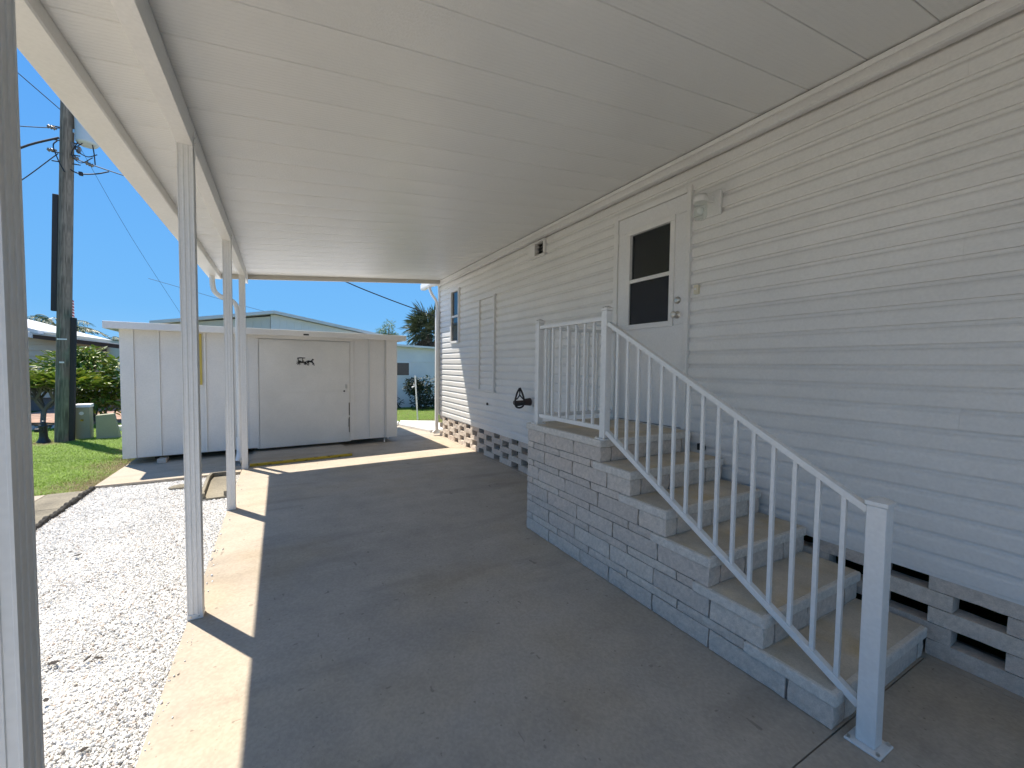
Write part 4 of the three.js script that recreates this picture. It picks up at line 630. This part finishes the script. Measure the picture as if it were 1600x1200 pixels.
{ // spigot post
  const t = thing('spigot_post', 'thin white post with garden spigot on the lawn strip', 'post', [3.44, -0.06, -11.72]);
  mesh('upright', rbox(-0.017, 0.017, 0, 1.3, -0.017, 0.017, 0.003), M.white, t); mesh('spigot', merge([bar([-0.02, 1.02, 0.03], [-0.13, 0.97, 0.04], 0.035, 0.03), fin(cyl(0.03, 0.03, 0.012, 12).translate(-0.06, 1.05, 0.04))]), M.white, t);
  t.rotation.z = 0.06;
}

// ------------------------------------------------------------ neighbouring buildings
{ // right: low white building
  const t = thing('white_outbuilding', 'low flat roofed white building with dark window beyond the lawn strip', 'building', [0, -0.07, -15.6]);
  const rib = mat(lin(0.84, 0.82, 0.79), { map: grime, roughness: 0.55 });
  mesh('wall', prismZ([[2.4, 0], [8, 0], [8, 2.12], [2.4, 2.34]], -4, 0), rib, t);
  mesh('roof', prismZ([[2.2, 2.352], [8.2, 2.115], [8.2, 2.19], [2.2, 2.425]], -4.2, 0.18), M.white, t);
  mesh('band', rbox(2.41, 7.9, 1.72, 1.74, 0.001, 0.02, 0.003), rib, t);
  const w = mesh('window', rbox(3.0, 4.28, 1.18, 1.72, 0.003, 0.03, 0.004), M.white, t); mesh('pane', box(3.05, 4.23, 1.22, 1.68, 0.0305, 0.034), mat(lin(0.03, 0.035, 0.045), { roughness: 0.12 }), w);
  mesh('wall_lamp', rbox(5.38, 5.46, 1.65, 1.9, 0.002, 0.09, 0.01), M.iron, t);
}
{ // behind the shed
  const t = thing('gabled_house', 'long low white house with shallow gable roof seen over the shed', 'house', [0, -0.07, -16]);
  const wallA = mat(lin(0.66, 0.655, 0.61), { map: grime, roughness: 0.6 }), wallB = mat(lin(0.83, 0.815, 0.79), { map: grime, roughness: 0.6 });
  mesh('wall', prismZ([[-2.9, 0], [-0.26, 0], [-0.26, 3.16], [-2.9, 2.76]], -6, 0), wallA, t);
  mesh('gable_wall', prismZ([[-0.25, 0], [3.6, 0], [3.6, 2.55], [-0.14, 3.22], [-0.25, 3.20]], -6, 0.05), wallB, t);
  for (let k = 0; k < 11; k++) { const x = -0.55 - k * 0.21; mesh('wall_rib', rbox(x, x + 0.03, 1.2, 2.30 + (x + 5.2) * 0.148, 0.001, 0.02, 0.003), wallA, t); }
  for (let k = 0; k < 16; k++) { const x = 0.0 + k * 0.22; mesh('wall_rib', rbox(x, x + 0.02, 1.2, 3.12 - (x + 0.14) * 0.18, 0.051, 0.062, 0.003), wallB, t); }
  const rf = mat(lin(0.70, 0.69, 0.67), { map: grime, roughness: 0.5 });
  mesh('roof', prismZ([[-3.3, 2.705], [-0.15, 3.235], [-0.15, 3.335], [-3.3, 2.805]], -6.2, 0.25), rf, t);
  mesh('roof', prismZ([[-0.145, 3.235], [3.9, 2.52], [3.9, 2.61], [-0.145, 3.335]], -6.2, 0.25), rf, t);
}
{ // left: cream house and its brown carport
  const cream = mat(lin(0.62, 0.58, 0.46), { map: grime, roughness: 0.6 }), brown = mat(lin(0.055, 0.035, 0.025), { roughness: 0.6 });
  const t = thing('cream_house', 'cream sided house with white roof edge at the far left', 'house', [0, -0.07, -19]);
  const r = rng(101);
  mesh('wall', box(-14, -6.25, 0.42, 2.5, -6, -0.03), cream, t);
  for (let k = 0; k < 11; k++) mesh('siding_plank', prismX([[-0.029, 0.42 + k * 0.19], [0.01, 0.42 + k * 0.19], [-0.015, 0.605 + k * 0.19], [-0.029, 0.605 + k * 0.19]], -14, -6.24), cream, t);
  mesh('foundation', box(-13.9, -6.3, 0, 0.418, -5.9, -0.06), mat(lin(0.20, 0.19, 0.18), { map: gritCol, roughness: 0.95 }), t);
  mesh('roof', prismZ([[-14, 4.5], [-6.6, 2.45], [-6.6, 2.56], [-14, 4.75]], -6.3, 0.35), M.white, t);
  mesh('fascia', prismZ([[-14, 4.35], [-6.62, 2.28], [-6.62, 2.445], [-14, 4.495]], 0.33, 0.36), M.white, t);
  const c = thing('brown_carport', 'dark brown flat carport frame attached to the cream house', 'carport', [0, -0.07, -18.6]);
  mesh('roof', prismZ([[-6.7, 2.30], [-4.2, 1.98], [-4.2, 2.10], [-6.7, 2.42]], -5, 0.0), brown, c);
  mesh('roof_sheet', prismZ([[-6.7, 2.425], [-4.18, 2.105], [-4.18, 2.135], [-6.7, 2.455]], -5.1, 0.05), M.aluWarm, c);
  for (const [x, z] of [[-5.10, -0.12], [-5.35, -4.8], [-4.3, -4.8]]) mesh('post', box(x - 0.05, x + 0.05, 0, 2.02, z - 0.05, z + 0.05), brown, c);
  const d = thing('distant_house', 'distant house with greyish mauve roof glimpsed under the brown carport', 'house', [0, -0.07, -30]);
  mesh('wall', box(-13, -6.3, 0, 1.7, -5, 0), mat(lin(0.22, 0.42, 0.38), { roughness: 0.7 }), d);
  mesh('roof', prismX([[0.3, 1.7], [-2.5, 2.55], [-5.3, 1.7]], -13.3, -6.0), mat(lin(0.30, 0.25, 0.22), { map: gritCol, roughness: 0.95 }), d);
}
{ // added unseen home left of the frame: blocks low blue sky, bounces warm light
  const t = thing('added_row_home', 'added white home outside the view on the left, there to shape the light', 'house', [-9.4, -0.07, 1.5]);
  mesh('wall', box(-4, -0.03, 0.5, 3.25, -8, 9), M.siding[0], t); mesh('skirting', box(-3.95, -0.06, 0, 0.499, -7.9, 8.9), M.brick[0], t);
  for (let k = 0; k < 13; k++) mesh('siding_plank', prismZ([[-0.029, 0.5 + k * 0.21], [0.0, 0.5 + k * 0.21], [-0.018, 0.705 + k * 0.21], [-0.029, 0.705 + k * 0.21]], -8, 9), M.siding[k % 3], t);
  mesh('roof', prismZ([[-4.3, 3.26], [-2, 3.85], [0.3, 3.26]], -8.3, 9.3), M.white, t);
  for (const z of [-5.5, -1.5, 3, 6.5]) { const w = mesh('window', rbox(0.001, 0.03, 1.4, 2.6, z - 0.6, z + 0.6, 0.004), M.white, t); mesh('pane', box(0.0305, 0.034, 1.46, 2.54, z - 0.54, z + 0.54), mat(lin(0.03, 0.035, 0.045), { roughness: 0.12 }), w); }
}
{ // flagpole
  const t = thing('flagpole', 'white flagpole with a small limp striped flag behind the utility pole', 'flagpole', [-7.74, -0.07, -24]);
  mesh('staff', fin(cyl(0.025, 0.03, 4.6, 10).translate(0, 2.3, 0)), M.white, t);
  const fm = tex(128, 1, (u, v) => { if (u < 0.45 && v > 0.46) return (Math.floor(u * 24) + Math.floor(v * 18)) % 2 ? [0.10, 0.12, 0.32] : [0.3, 0.3, 0.48]; return Math.floor(v * 13) % 2 ? [0.9, 0.88, 0.86] : [0.62, 0.07, 0.10]; });
  fm.repeat.set(1, 1);
  const g = new THREE.PlaneGeometry(0.42, 0.8, 14, 8); { const p = g.attributes.position; for (let i = 0; i < p.count; i++) { const u = p.getX(i) / 0.42 + 0.5; p.setZ(i, 0.06 * Math.sin(u * 13) * u); p.setY(i, p.getY(i) - 0.12 * u * u); } g.computeVertexNormals(); }
  mesh('flag', g.scale(0.72, 1, 1).translate(0.18, 3.80, 0), mat(0xffffff, { map: fm, roughness: 0.8 }), t);
  mesh('finial', fin(new THREE.SphereGeometry(0.05, 12, 8).translate(0, 4.63, 0)), M.yellow, t);
}

// ------------------------------------------------------------ render
const renderer = new THREE.WebGLRenderer({ antialias: true });
renderer.toneMapping = THREE.LinearToneMapping; renderer.toneMappingExposure = EXPOSURE;
renderer.shadowMap.enabled = true; renderer.shadowMap.type = THREE.PCFSoftShadowMap;
renderer.setSize(1024, 768);
renderer.render(scene, camera);
